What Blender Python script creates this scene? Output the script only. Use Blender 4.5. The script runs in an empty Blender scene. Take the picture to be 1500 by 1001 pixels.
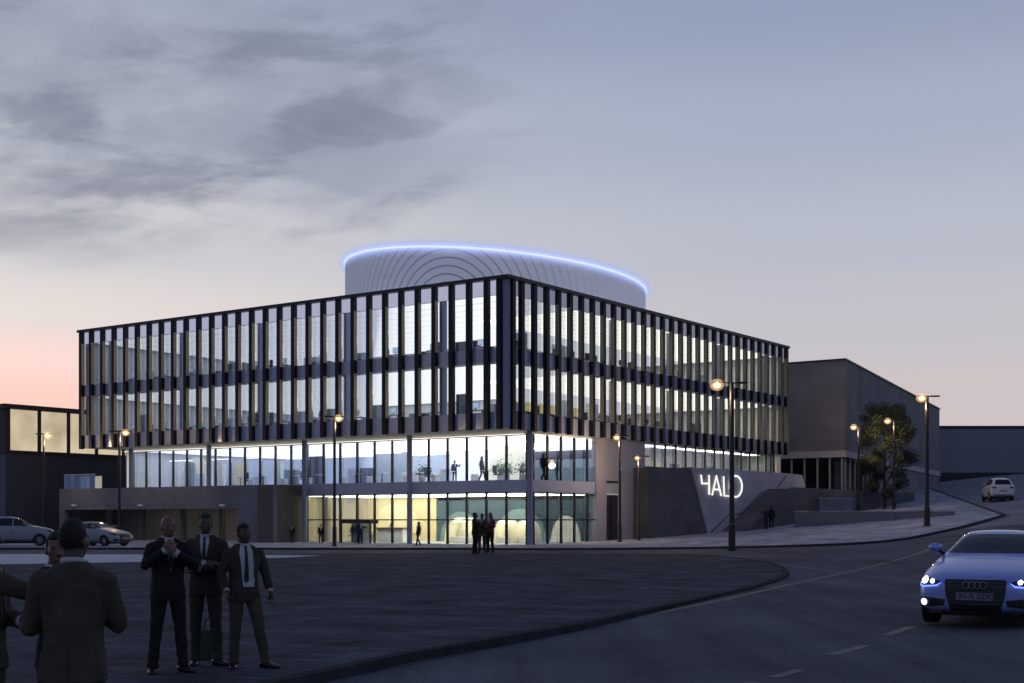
import bpy, bmesh, math, random
from mathutils import Vector, Matrix, noise
from mathutils.bvhtree import BVHTree
from mathutils.geometry import delaunay_2d_cdt
random.seed(7)
PI = math.pi
scene = bpy.context.scene
COL = scene.collection
F = 1955.0            # focal length in photo pixels
HZ = 760.0            # horizon row
EYE = 1.7

# ------------------------------------------------------------------ helpers
def lin(c):
    return tuple(((v/255)/12.92 if v/255 <= .04045 else ((v/255+.055)/1.055)**2.4) for v in c)

def link(o, parent=None):
    COL.objects.link(o)
    if parent is not None:
        o.parent = parent
    return o

def tag(o, label=None, cat=None, group=None, kind=None):
    if label: o['label'] = label
    if cat: o['category'] = cat
    if group: o['group'] = group
    if kind: o['kind'] = kind
    return o

def empty(name, loc, rz=0.0, **k):
    o = bpy.data.objects.new(name, None)
    o.location = loc
    o.rotation_euler = (0, 0, rz)
    link(o)
    return tag(o, **k)

def obj(name, bm, mats, parent=None, smooth=False, loc=None, rz=None, angle=None):
    me = bpy.data.meshes.new(name)
    bmesh.ops.recalc_face_normals(bm, faces=bm.faces[:])
    bm.to_mesh(me); bm.free()
    for m in (mats if isinstance(mats, (list, tuple)) else [mats]):
        me.materials.append(m)
    if smooth:
        for p in me.polygons: p.use_smooth = True
        if angle:
            try: me.set_sharp_from_angle(angle=angle)
            except Exception: pass
    o = bpy.data.objects.new(name, me)
    if loc is not None: o.location = loc
    if rz is not None: o.rotation_euler = (0, 0, rz)
    return link(o, parent)

def meshobj(name, me, parent=None, loc=None, rz=None):
    o = bpy.data.objects.new(name, me)
    if loc is not None: o.location = loc
    if rz is not None: o.rotation_euler = (0, 0, rz)
    return link(o, parent)

def BM(): return bmesh.new()

def box(bm, x0, x1, y0, y1, z0, z1, mi=0):
    v = [bm.verts.new(p) for p in ((x0,y0,z0),(x1,y0,z0),(x1,y1,z0),(x0,y1,z0),(x0,y0,z1),(x1,y0,z1),(x1,y1,z1),(x0,y1,z1))]
    fs = []
    for q in ((3,2,1,0),(4,5,6,7),(0,1,5,4),(1,2,6,5),(2,3,7,6),(3,0,4,7)):
        f = bm.faces.new([v[i] for i in q]); f.material_index = mi; fs.append(f)
    return fs

def bbox(bm, x0, x1, y0, y1, z0, z1, r=.01, mi=0):
    t = BM(); box(t, x0, x1, y0, y1, z0, z1, mi)
    bmesh.ops.bevel(t, geom=t.edges[:], offset=r, segments=2, affect='EDGES', profile=.6)
    me = bpy.data.meshes.new('t'); t.to_mesh(me); t.free(); bm.from_mesh(me); bpy.data.meshes.remove(me)

def prism(bm, pts, z0, z1, mi=0):
    """pts 2D polygon extruded in z"""
    lo = [bm.verts.new((p[0], p[1], z0)) for p in pts]
    hi = [bm.verts.new((p[0], p[1], z1)) for p in pts]
    n = len(pts)
    fs = [bm.faces.new(hi), bm.faces.new(lo[::-1])]
    for i in range(n):
        fs.append(bm.faces.new((lo[i], lo[(i+1)%n], hi[(i+1)%n], hi[i])))
    for f in fs: f.material_index = mi

def frame(d):
    d = d.normalized()
    a = Vector((0, 0, 1)) if abs(d.z) < .9 else Vector((0, 1, 0))
    s = d.cross(a).normalized()
    return s, s.cross(d).normalized()

def tube(bm, pts, rad, seg=10, mi=0, cap=True):
    pts = [Vector(p) for p in pts]; n = len(pts)
    if not isinstance(rad, (list, tuple)): rad = [rad]*n
    rings = []
    ps = None
    for i, p in enumerate(pts):
        d = (pts[min(i+1, n-1)]-pts[max(i-1, 0)])
        s, u = frame(d)
        if ps is not None:
            s = (ps - d.normalized()*ps.dot(d.normalized())).normalized(); u = s.cross(d.normalized())
        ps = s
        r = rad[i]; rx, ry = r if isinstance(r, tuple) else (r, r)
        rings.append([bm.verts.new(p+s*math.cos(2*PI*k/seg)*rx+u*math.sin(2*PI*k/seg)*ry) for k in range(seg)])
    for a, b in zip(rings, rings[1:]):
        for k in range(seg):
            f = bm.faces.new((a[k], a[(k+1)%seg], b[(k+1)%seg], b[k])); f.material_index = mi
    if cap:
        for r in (rings[0], rings[-1]):
            f = bm.faces.new(r); f.material_index = mi

def rings(bm, rs, seg=16, mi=0, cap=True, power=2.0):
    """horizontal elliptical rings (cx,cy,cz,rx,ry)"""
    R = []
    for (cx, cy, cz, rx, ry) in rs:
        row = []
        for k in range(seg):
            t = 2*PI*k/seg; c, s = math.cos(t), math.sin(t)
            e = 2.0/power
            row.append(bm.verts.new((cx+rx*math.copysign(abs(c)**e, c), cy+ry*math.copysign(abs(s)**e, s), cz)))
        R.append(row)
    for a, b in zip(R, R[1:]):
        for k in range(seg):
            f = bm.faces.new((a[k], a[(k+1)%seg], b[(k+1)%seg], b[k])); f.material_index = mi
    if cap:
        for r in (R[0], R[-1]):
            f = bm.faces.new(r); f.material_index = mi

def ell(bm, c, r, M=None, seg=14, mi=0):
    mm = Matrix.Translation(Vector(c)) @ (M or Matrix.Identity(4)) @ Matrix.Diagonal((r[0], r[1], r[2], 1))
    res = bmesh.ops.create_uvsphere(bm, u_segments=seg, v_segments=max(6, seg*2//3), radius=1, matrix=mm)
    for v in res['verts']:
        for f in v.link_faces: f.material_index = mi

def bake(bm, mods, name='t'):
    """evaluate modifiers on a temporary object and return the mesh"""
    me = bpy.data.meshes.new(name); bmesh.ops.recalc_face_normals(bm, faces=bm.faces[:]); bm.to_mesh(me); bm.free()
    o = bpy.data.objects.new('tmp_bake', me); COL.objects.link(o)
    for typ, kw in mods:
        m = o.modifiers.new(typ, typ)
        for k, v in kw.items(): setattr(m, k, v)
    dg = bpy.context.evaluated_depsgraph_get(); dg.update()
    out = bpy.data.meshes.new_from_object(o.evaluated_get(dg), depsgraph=dg)
    bpy.data.objects.remove(o); bpy.data.meshes.remove(me)
    return out

def remesh(bm, voxel, it=4, mat=None, name='t'):
    me = bake(bm, [('REMESH', dict(mode='VOXEL', voxel_size=voxel, use_smooth_shade=True)), ('SMOOTH', dict(factor=.5, iterations=it))])
    me.name = name
    me.materials.clear()
    if mat: me.materials.append(mat)
    for p in me.polygons: p.use_smooth = True
    return me

def bvh_of(me):
    return BVHTree.FromPolygons([v.co.copy() for v in me.vertices], [tuple(p.vertices) for p in me.polygons])

def inpoly(p, poly):
    c = False; n = len(poly); j = n-1
    for i in range(n):
        a, b = poly[i], poly[j]
        if (a[1] > p[1]) != (b[1] > p[1]) and p[0] < (b[0]-a[0])*(p[1]-a[1])/(b[1]-a[1])+a[0]: c = not c
        j = i
    return c

def fill2d(poly, step):
    """triangulate a 2D outline with interior grid points"""
    pts = []; n = len(poly)
    for i in range(n):
        a, b = Vector(poly[i]), Vector(poly[(i+1) % n])
        k = max(1, int((b-a).length/step))
        for q in range(k): pts.append(a.lerp(b, q/k))
    m = len(pts)
    edges = [(i, (i+1) % m) for i in range(m)]
    xs = [p[0] for p in poly]; ys = [p[1] for p in poly]
    x = min(xs)+step*.53
    while x < max(xs):
        y = min(ys)+step*.47
        while y < max(ys):
            if inpoly((x, y), poly): pts.append(Vector((x, y)))
            y += step
        x += step
    v, e, f, *_ = delaunay_2d_cdt(pts, edges, [], 1, 1e-5)
    return v, f

def patch(name, bvh, poly, mp, d, mat, parent, off=.006, thick=.01, step=.03, smooth=True):
    """outline laid on a surface: mp maps 2D -> ray origin, d = ray direction; a thin solid that sits proud of the surface"""
    v, f = fill2d(poly, step)
    d = Vector(d)
    top = []; bm = BM(); last = None
    hits = []
    for p in v:
        h = bvh.ray_cast(Vector(mp(p.x, p.y)), d)
        hits.append(h[0])
    ok = [h for h in hits if h is not None]
    if not ok: return None
    for i, h in enumerate(hits):
        if h is None:
            q = min((k for k in range(len(v)) if hits[k] is not None), key=lambda k: (v[k]-v[i]).length)
            o = Vector(mp(v[i].x, v[i].y)); t = (hits[q]-o).dot(d); h = o+d*t
        top.append(h-d*(off+thick))
    T = [bm.verts.new(p) for p in top]; Bt = [bm.verts.new(p+d*thick*1.6) for p in top]
    cnt = {}
    for q in f:
        try:
            bm.faces.new([T[i] for i in q]); bm.faces.new([Bt[i] for i in q][::-1])
        except ValueError: continue
        for i in range(len(q)):
            a, b = q[i], q[(i+1) % len(q)]; cnt.setdefault(frozenset((a, b)), []).append((a, b))
    for k, l in cnt.items():
        if len(l) == 1:
            a, b = l[0]
            try: bm.faces.new((T[a], T[b], Bt[b], Bt[a]))
            except ValueError: pass
    return obj(name, bm, mat, parent, smooth=smooth, angle=.6)

def copytree(o, parent=None, **k):
    c = o.copy(); COL.objects.link(c)
    if parent is not None: c.parent = parent
    for ch in list(o.children): copytree(ch, c)
    if k: tag(c, **k)
    return c

# ------------------------------------------------------------------ materials
def newmat(name):
    m = bpy.data.materials.new(name); m.use_nodes = True
    nt = m.node_tree
    for n in list(nt.nodes): nt.nodes.remove(n)
    out = nt.nodes.new('ShaderNodeOutputMaterial')
    return m, nt, out

def N(nt, typ, **k):
    n = nt.nodes.new(typ)
    for a, b in k.items():
        if a.startswith('i_'): n.inputs[a[2:]].default_value = b
        else: setattr(n, a, b)
    return n

def math_(nt, op, a, b=None, c=None, clamp=False):
    n = nt.nodes.new('ShaderNodeMath'); n.operation = op; n.use_clamp = clamp
    for i, x in enumerate((a, b, c)):
        if x is None: continue
        if isinstance(x, (int, float)): n.inputs[i].default_value = x
        else: nt.links.new(x, n.inputs[i])
    return n.outputs[0]

def mixc(nt, f, a, b, mode='MIX'):
    n = nt.nodes.new('ShaderNodeMix'); n.data_type = 'RGBA'; n.blend_type = mode
    for s, x in ((n.inputs['Factor'], f), (n.inputs[6], a), (n.inputs[7], b)):
        if isinstance(x, (int, float)): s.default_value = x
        elif isinstance(x, tuple): s.default_value = (*x[:3], 1)
        else: nt.links.new(x, s)
    return n.outputs[2]

def mat(name, col, rough=.6, metal=0.0, var=.15, scale=3.0, bump=0.0, bscale=60.0, spec=.5, coat=0.0, emit=None, es=0.0):
    m, nt, out = newmat(name)
    p = N(nt, 'ShaderNodeBsdfPrincipled')
    p.inputs['Roughness'].default_value = rough
    p.inputs['Metallic'].default_value = metal
    p.inputs['Specular IOR Level'].default_value = spec
    if coat: p.inputs['Coat Weight'].default_value = coat; p.inputs['Coat Roughness'].default_value = .05
    tc = N(nt, 'ShaderNodeTexCoord')
    if var > 0:
        nz = N(nt, 'ShaderNodeTexNoise', i_Scale=scale, i_Detail=6.0, i_Roughness=.6)
        nt.links.new(tc.outputs['Object'], nz.inputs['Vector'])
        f = N(nt, 'ShaderNodeMapRange'); f.inputs[1].default_value = .3; f.inputs[2].default_value = .7
        nt.links.new(nz.outputs[0], f.inputs[0])
        c = mixc(nt, f.outputs[0], tuple(v*(1-var) for v in col), tuple(min(1, v*(1+var)) for v in col))
        nt.links.new(c, p.inputs['Base Color'])
    else:
        p.inputs['Base Color'].default_value = (*col, 1)
    if bump > 0:
        nb = N(nt, 'ShaderNodeTexNoise', i_Scale=bscale, i_Detail=4.0)
        nt.links.new(tc.outputs['Object'], nb.inputs['Vector'])
        b = N(nt, 'ShaderNodeBump', i_Strength=bump, i_Distance=.02)
        nt.links.new(nb.outputs[0], b.inputs['Height']); nt.links.new(b.outputs[0], p.inputs['Normal'])
    if emit:
        p.inputs['Emission Color'].default_value = (*emit, 1); p.inputs['Emission Strength'].default_value = es
    nt.links.new(p.outputs[0], out.inputs[0])
    return m

def emat(name, col, s):
    m, nt, out = newmat(name)
    e = N(nt, 'ShaderNodeEmission', i_Color=(*col, 1), i_Strength=s)
    nt.links.new(e.outputs[0], out.inputs[0]); return m

def glassmat(name, tint=(.93, .96, 1.0), refl=.06, rough=.02):
    m, nt, out = newmat(name)
    t = N(nt, 'ShaderNodeBsdfTransparent', i_Color=(*tint, 1))
    g = N(nt, 'ShaderNodeBsdfGlossy', i_Roughness=rough); g.inputs['Color'].default_value = (.9, .93, 1, 1)
    fr = N(nt, 'ShaderNodeFresnel', i_IOR=1.5)
    f = math_(nt, 'MULTIPLY_ADD', fr.outputs[0], .75, refl-.04, clamp=True)
    mx = N(nt, 'ShaderNodeMixShader')
    nt.links.new(f, mx.inputs[0]); nt.links.new(t.outputs[0], mx.inputs[1]); nt.links.new(g.outputs[0], mx.inputs[2])
    nt.links.new(mx.outputs[0], out.inputs[0]); return m

def paving(name, c1, c2, mortar, scale, bw=.5, bh=.25, msize=.02, rough=.7, rot=0.0, blot=.35, bscale=.25, spec=.3, wall=False):
    m, nt, out = newmat(name)
    p = N(nt, 'ShaderNodeBsdfPrincipled', i_Roughness=rough); p.inputs['Specular IOR Level'].default_value = spec
    tc = N(nt, 'ShaderNodeTexCoord'); mp = N(nt, 'ShaderNodeMapping'); mp.inputs['Rotation'].default_value = (0, 0, rot)
    if wall:
        s3 = N(nt, 'ShaderNodeSeparateXYZ'); c3 = N(nt, 'ShaderNodeCombineXYZ'); nt.links.new(tc.outputs['Object'], s3.inputs[0])
        nt.links.new(math_(nt, 'ADD', s3.outputs[0], s3.outputs[1]), c3.inputs[0]); nt.links.new(s3.outputs[2], c3.inputs[1]); nt.links.new(c3.outputs[0], mp.inputs[0])
    else: nt.links.new(tc.outputs['Object'], mp.inputs[0])
    b = N(nt, 'ShaderNodeTexBrick', i_Scale=scale)
    b.inputs['Color1'].default_value = (*c1, 1); b.inputs['Color2'].default_value = (*c2, 1); b.inputs['Mortar'].default_value = (*mortar, 1)
    b.inputs['Mortar Size'].default_value = msize; b.inputs['Brick Width'].default_value = bw; b.inputs['Row Height'].default_value = bh
    nt.links.new(mp.outputs[0], b.inputs['Vector'])
    nz = N(nt, 'ShaderNodeTexNoise', i_Scale=bscale, i_Detail=8.0, i_Roughness=.65)
    nt.links.new(mp.outputs[0], nz.inputs['Vector'])
    f = N(nt, 'ShaderNodeMapRange'); f.inputs[1].default_value = .35; f.inputs[2].default_value = .65; f.inputs[3].default_value = 1-blot; f.inputs[4].default_value = 1+blot
    nt.links.new(nz.outputs[0], f.inputs[0])
    c = mixc(nt, 1.0, b.outputs[0], f.outputs[0], 'MULTIPLY')
    nt.links.new(c, p.inputs['Base Color'])
    bp = N(nt, 'ShaderNodeBump', i_Strength=.4, i_Distance=.01); bp.invert = True
    nt.links.new(b.outputs['Fac'], bp.inputs['Height']); nt.links.new(bp.outputs[0], p.inputs['Normal'])
    nt.links.new(p.outputs[0], out.inputs[0]); return m

MT = {}
def asphalt():
    m, nt, out = newmat('asphalt')
    p = N(nt, 'ShaderNodeBsdfPrincipled', i_Roughness=.9); p.inputs['Specular IOR Level'].default_value = .06
    tc = N(nt, 'ShaderNodeTexCoord')
    def ns(sc, det=6.0, src=tc.outputs['Object']):
        n = N(nt, 'ShaderNodeTexNoise', i_Scale=sc, i_Detail=det, i_Roughness=.65); nt.links.new(src, n.inputs['Vector']); return n
    def rm(x, a, b, c, d):
        f = N(nt, 'ShaderNodeMapRange'); f.inputs[1].default_value = a; f.inputs[2].default_value = b; f.inputs[3].default_value = c; f.inputs[4].default_value = d; nt.links.new(x, f.inputs[0]); return f.outputs[0]
    big = rm(ns(.12).outputs[0], .35, .65, .72, 1.28); fine = rm(ns(28.0, 3.0).outputs[0], .3, .7, .75, 1.25)
    mp = N(nt, 'ShaderNodeMapping'); mp.inputs['Rotation'].default_value = (0, 0, .52); mp.inputs['Scale'].default_value = (1.1, .05, 1); nt.links.new(tc.outputs['Object'], mp.inputs[0])
    trk = rm(ns(1.0, 3.0, mp.outputs[0]).outputs[0], .35, .65, .82, 1.2)
    vo = N(nt, 'ShaderNodeTexVoronoi', i_Scale=.22); vo.feature = 'DISTANCE_TO_EDGE'
    wv = mixc(nt, .25, tc.outputs['Object'], ns(.8).outputs['Color'], 'ADD'); nt.links.new(wv, vo.inputs['Vector'])
    crack = rm(vo.outputs['Distance'], .0, .008, .82, 1.0)
    f = math_(nt, 'MULTIPLY', math_(nt, 'MULTIPLY', big, fine), math_(nt, 'MULTIPLY', trk, crack))
    nt.links.new(mixc(nt, 1.0, (.108, .114, .132), f, 'MULTIPLY'), p.inputs['Base Color'])
    nb = ns(70.0, 4.0); b = N(nt, 'ShaderNodeBump', i_Strength=.3, i_Distance=.02); nt.links.new(nb.outputs[0], b.inputs['Height']); nt.links.new(b.outputs[0], p.inputs['Normal'])
    nt.links.new(p.outputs[0], out.inputs[0]); return m
MT['asphalt'] = asphalt()
MT['plaza'] = paving('plaza paving', (.080, .088, .108), (.056, .062, .078), (.030, .034, .044), 1.0, 1.2, .3, .018, .9, .35, .45, .7, spec=.04)
MT['pave'] = paving('pavement slabs', (.37, .385, .46), (.27, .283, .34), (.16, .17, .205), 1.0, .6, .6, .012, .85, .55, .4, .6, spec=.15)
MT['kerb'] = mat('kerb concrete', (.045, .047, .055), .95, var=.3, scale=2, bump=.2, spec=.03)
MT['pale'] = mat('pale concrete path', (.48, .50, .56), .8, var=.12, scale=.6, bump=.1)
MT['yellow'] = mat('worn yellow paint', (.105, .095, .07), .7, var=.35, scale=1.2)
MT['white'] = mat('worn white paint', (.115, .115, .12), .7, var=.35, scale=2)
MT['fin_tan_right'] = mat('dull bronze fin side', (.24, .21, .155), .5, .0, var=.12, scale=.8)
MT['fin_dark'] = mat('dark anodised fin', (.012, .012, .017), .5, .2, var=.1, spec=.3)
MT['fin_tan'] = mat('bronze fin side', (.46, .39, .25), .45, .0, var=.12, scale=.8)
MT['steel'] = mat('dark steel', (.02, .021, .028), .5, .3, var=.1)
MT['mullion'] = mat('mullion', (.022, .024, .034), .45, .4, var=.1)
MT['spandrel'] = mat('spandrel glass', (.34, .375, .50), .2, 0, var=.1, scale=.5, spec=.8)
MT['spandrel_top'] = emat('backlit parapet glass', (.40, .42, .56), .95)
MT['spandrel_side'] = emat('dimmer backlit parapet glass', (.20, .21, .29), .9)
MT['garage_wall'] = mat('warm garage wall', (.36, .325, .285), .8, var=.1)
MT['cap'] = mat('roof edge', (.012, .012, .016), .5, var=.1)
MT['soffit'] = mat('soffit board', (.62, .60, .55), .7, var=.05)
MT['ceil'] = mat('ceiling tile', (.82, .82, .8), .8, var=.03)
MT['floor'] = mat('office floor', (.34, .36, .4), .6, var=.1)
MT['wall'] = mat('office wall', (.66, .68, .70), .8, var=.05)
MT['bluewall'] = mat('blue grey partition', (.42, .48, .60), .7, var=.1)
MT['yellowwall'] = mat('yellow partition', (.72, .62, .26), .8, var=.08)
MT['warmwall'] = mat('warm lobby wall', (.66, .56, .32), .7, var=.08, scale=.5)
MT['palewarm'] = mat('pale arch panel', (.80, .72, .46), .7, var=.04)
MT['teal'] = mat('teal lobby wall', (.042, .08, .098), .6, var=.2, scale=.4)
MT['tealpale'] = mat('sage arch panel', (.15, .22, .23), .7, var=.08)
MT['cream'] = mat('cream booth', (.86, .82, .68), .7, var=.04)
MT['wood'] = mat('timber desk', (.24, .13, .05), .5, var=.3, scale=2)
MT['whiteplastic'] = mat('white furniture', (.8, .8, .78), .5, var=.03)
MT['darkfurn'] = mat('dark furniture', (.03, .034, .045), .6, var=.2)
MT['column'] = mat('pale blue column', (.21, .24, .34), .6, var=.06)
MT['concrete'] = paving('grey panel wall', (.155, .165, .198), (.142, .15, .182), (.085, .09, .11), 1.0, 2.8, 1.37, .012, .85, 0, .22, .3, spec=.2, wall=True)
MT['concrete2'] = mat('brown grey render wall', (.085, .08, .08), .8, var=.12, scale=.5)
MT['lilac'] = mat('lilac grey cladding', (.30, .29, .33), .7, var=.1, scale=.3)
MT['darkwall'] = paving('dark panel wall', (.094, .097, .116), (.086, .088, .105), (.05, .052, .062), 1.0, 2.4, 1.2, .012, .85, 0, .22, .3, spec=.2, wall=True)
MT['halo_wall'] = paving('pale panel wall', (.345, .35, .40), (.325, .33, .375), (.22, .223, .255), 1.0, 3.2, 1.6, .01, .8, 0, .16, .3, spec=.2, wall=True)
MT['handrail'] = mat('dark groove', (.035, .035, .045), .6, var=.1)
MT['door_dark'] = mat('dark door', (.014, .012, .018), .4, var=.2)
MT['stone'] = paving('stone block wall', (.205, .20, .207), (.19, .185, .192), (.165, .16, .168), 1.0, .8, .26, .016, .85, 0, .18, .25, wall=True)
MT['stone_soffit'] = mat('stone building fascia', (.42, .41, .41), .8, var=.08)
MT['post'] = mat('pale post', (.30, .30, .31), .7, var=.05)
MT['farwall'] = mat('far wall cladding', (.20, .205, .24), .8, var=.06, scale=.1)
MT['leftwall'] = mat('charcoal cladding', (.040, .047, .066), .8, var=.12, scale=.3)
MT['leftwall2'] = mat('mid grey cladding', (.10, .115, .155), .8, var=.12, scale=.3)
MT['glass'] = glassmat('clear glazing')
MT['glass_dark'] = mat('dark glazing', (.006, .007, .01), .08, 0, var=0, spec=.4)
MT['balglass'] = glassmat('balustrade glass', (.62, .7, .8), .14)
MT['lamp_metal'] = mat('lamp post metal', (.035, .034, .04), .5, .5, var=.1)
MT['lamp_on'] = emat('lit lamp lens', (1.0, .66, .34), 3.2)
MT['wall_lamp'] = emat('wall lamp lens', (1.0, .92, .8), .35)
MT['light_white'] = emat('white ceiling light', (1.0, .975, .92), 1.3)
MT['light_yellow'] = emat('yellowish ceiling light', (1.0, .94, .74), 2.5)
MT['light_cool'] = emat('cool ceiling light', (1.0, .985, .95), 1.3)
MT['light_warm'] = emat('warm ceiling light', (1.0, .93, .68), 11.0)
MT['cove'] = emat('soffit cove light', (1.0, .95, .84), 1.3)  # emission for the strip added to brighten the soffit
MT['light_first'] = emat('first floor ceiling light', (1.0, .99, .955), 3.4)
MT['light_garage'] = emat('garage ceiling light', (1.0, .88, .68), 5.5)
MT['halo_rim'] = emat('blue white rim light', (.72, .80, 1.0), 1.7)
MT['sign_on'] = emat('lit sign letter', (1.0, .95, .9), 1.1)
MT['bark'] = mat('bark', (.05, .04, .032), .9, var=.3, scale=6)
MT['leaf'] = mat('leaves', (.044, .058, .031), .9, var=.45, scale=1.3)
MT['plantleaf'] = mat('indoor plant leaves', (.05, .13, .05), .6, var=.4, scale=2)
MT['screen'] = emat('monitor glow', (.6, .75, 1.0), .7)

# ------------------------------------------------------------------ terrain
HT = [(-1e6, 0), (14, 0), (20, .14), (31.75, .6), (39.4, 1.2), (48, 2.1), (61.6, 3.6), (100, 8), (112, 9), (1e6, 9)]
def _h(s):
    for (a, b), (c, d) in zip(HT, HT[1:]):
        if s <= c: return b+(d-b)*(s-a)/(c-a)
    return 9.0
def H(x, y):
    s = x+.15*min(max(y, -20), 230)
    v = sum(_h(s+k*.9) for k in (-3, -2, -1, 0, 1, 2, 3))/7
    return v
def HR(x, y):                                   # road level
    return H(x, y)-.12+.02*min(max(x-1, 0), 8)*max(0, 1-max(0, y-25)/25)

def G(px, py, f=H):
    """photo pixel -> ground point"""
    t = (px-750)/F; D = max(2.0, F*EYE/max(py-HZ, 8))
    lo, hi = 2.0, 400.0
    def e(D): return (HZ+F*(EYE-f(t*D, D))/D)-py
    for D2 in [3+i*.5 for i in range(500)]:
        if e(D2) <= 0: hi = D2; break
    lo = max(2, hi-.5)
    for _ in range(30):
        m = (lo+hi)/2
        if e(m) > 0: lo = m
        else: hi = m
    return (t*hi, hi)

def GP(px, D): return ((px-750)/F*D, D)
def ZP(py, D): return EYE+(HZ-py)*D/F

# main building frame
C0 = (-.34, 83.0); UX, UY = .5795, .815
BROT = math.atan2(UY, UX)
def W(a, b): return (C0[0]+UX*a-UY*b, C0[1]+UY*a+UX*b)
def on_b(px, py, b):
    t = (px-750)/F; x0, y0 = W(0, b)
    a = (t*y0-x0)/(UX-t*UY); x, y = W(a, b)
    return a, ZP(py, y)
def on_a(px, py, a):
    t = (px-750)/F; x0, y0 = W(a, 0)
    b = (x0-t*y0)/(UY+t*UX); x, y = W(a, b)
    return b, ZP(py, y)

def sheet(name, poly, f, off, mats, step=2.0, skirt=None, **k):
    v, fc = fill2d(poly, step)
    bm = BM()
    V = [bm.verts.new((p.x, p.y, f(p.x, p.y)+off)) for p in v]
    for q in fc:
        try: bm.faces.new([V[i] for i in q])
        except ValueError: pass
    for fa in bm.faces:
        if fa.normal.z < 0: fa.normal_flip()
    return tag(obj(name, bm, mats, smooth=False), kind='structure', **k)

# asphalt base sheet
bm = BM()
xs = [-3000, -1200, -500, -250, -140] + [x for x in range(-90, 121, 3)] + [150, 200, 300, 600, 1400, 3000]
ys = [-600, -100, -30] + [y for y in range(-12, 241, 3)] + [270, 330, 450, 800, 1600, 3500]
g = [[bm.verts.new((x, y, HR(x, y))) for y in ys] for x in xs]
for i in range(len(xs)-1):
    for j in range(len(ys)-1):
        bm.faces.new((g[i][j], g[i+1][j], g[i+1][j+1], g[i][j+1]))
tag(obj('road', bm, MT['asphalt']), kind='structure')

# plaza outline from the photo
near = [(330, 1016), (400, 1000), (600, 957), (840, 916), (987, 885), (1097, 861), (1135, 851)]
tip = [(1151, 844), (1155, 838), (1148, 831), (1128, 824), (1097, 819), (1038, 813)]
pl = [G(*p) for p in near]+[G(*p) for p in tip]
x65 = G(1038, 813)
plaza_poly = [(-9, 6), (-5.2, 10.2)]+pl+[(5.0, 64.8), (-2, 64.6), (-60, 64.0), (-60, 2), (-9, 2)]
sheet('plaza', plaza_poly, H, 0.0, MT['plaza'], 2.5)
def kerb(path, name='kerb', w=.16):
    bm = BM(); n = len(path); rows = []
    pts = []
    for i in range(n-1):
        a, b = Vector(path[i]), Vector(path[i+1]); k = max(1, int((b-a).length/1.5))
        for q in range(k): pts.append(a.lerp(b, q/k))
    pts.append(Vector(path[-1])); n = len(pts)
    for i, p in enumerate(pts):
        d = (pts[min(i+1, n-1)]-pts[max(i-1, 0)]).normalized(); s = Vector((d.y, -d.x))
        o = p+s*.02; q = p-s*w
        z = H(p.x, p.y)
        rows.append([bm.verts.new((q.x, q.y, z-.05)), bm.verts.new((q.x, q.y, z+.006)), bm.verts.new((o.x, o.y, z+.006)), bm.verts.new((o.x+s.x*.015, o.y+s.y*.015, z-.3))])
    for a, b in zip(rows, rows[1:]):
        for k in range(3): bm.faces.new((a[k], a[k+1], b[k+1], b[k]))
    return tag(obj(name, bm, MT['kerb']), kind='structure')
kerb([(-9, 6), (-5.2, 10.2)]+pl+[(5.0, 64.8), (-2, 64.6), (-60, 64.0)], 'plaza_kerb')

# pavement by the building
far = [(-110, 79.5), (-40, 78.8), (-2, 77.6), (6, 74.6), (10.6, 71.6), (14, 69.6), (17, 69.0), (19.5, 70.3), (22, 73.2), (26.6, 80), (33.2, 90), (50.8, 160), (62, 205)]
sheet('pavement', far+[(62, 230), (-110, 230)], H, 0.0, MT['pave'], 3.0)
kerb(far, 'pavement_kerb')

MT['upper_road'] = mat('pale worn asphalt', (.22, .225, .255), .9, var=.25, scale=.3, bump=.2, bscale=40, spec=.05)
sheet('upper_road', [(27.2, 80.2), (33.7, 90), (51.2, 160), (62.4, 205), (110, 205), (80, 100), (48, 76)], HR, .006, MT['upper_road'], 3.0)
# pale path across the plaza
pp = [G(*p) for p in ((-60, 811.6), (300, 812.6), (470, 814.0), (430, 816.5), (330, 820), (200, 823.5), (-60, 828))]
sheet('pale_path', pp, H, .004, MT['pale'], 2.5)

def strip(name, pxs, wid, m, f=HR, off=.005):
    pts = [Vector(G(*p, f=f)) for p in pxs]
    P = []
    for i in range(len(pts)-1):
        k = max(1, int((pts[i+1]-pts[i]).length/1.0))
        for q in range(k): P.append(pts[i].lerp(pts[i+1], q/k))
    P.append(pts[-1]); n = len(P); bm = BM(); rows = []
    for i, p in enumerate(P):
        d = (P[min(i+1, n-1)]-P[max(i-1, 0)]).normalized(); s = Vector((d.y, -d.x))*wid/2
        rows.append([bm.verts.new((q.x, q.y, f(q.x, q.y)+off)) for q in (p-s, p+s)])
    for a, b in zip(rows, rows[1:]): bm.faces.new((a[0], a[1], b[1], b[0]))
    return tag(obj(name, bm, m), kind='structure')
strip('edge_line', [(380, 1018), (473, 996), (767, 938), (1060, 879), (1155, 857), (1265, 833), (1340, 813), (1372, 801), (1400, 792)], .22, MT['yellow'])
for a, b in (((1060, 1014), (1105, 1000)), ((1133, 993), (1172, 982)), ((1218, 960), (1269, 946)), ((1298, 931), (1337, 918))):
    strip('lane_dash', [a, b], .16, MT['white'])
# ------------------------------------------------------------------ main office building
ZB, ZT = 7.36, 16.8
LL = 42.0
main = empty('office_building', (C0[0], C0[1], 0), BROT, label='large lit glass office block with dark vertical fins and a glowing ring on its roof', cat='building')

def part(name, m, bm, parent=main, **k): return obj(name, bm, m, parent, **k)

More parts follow.
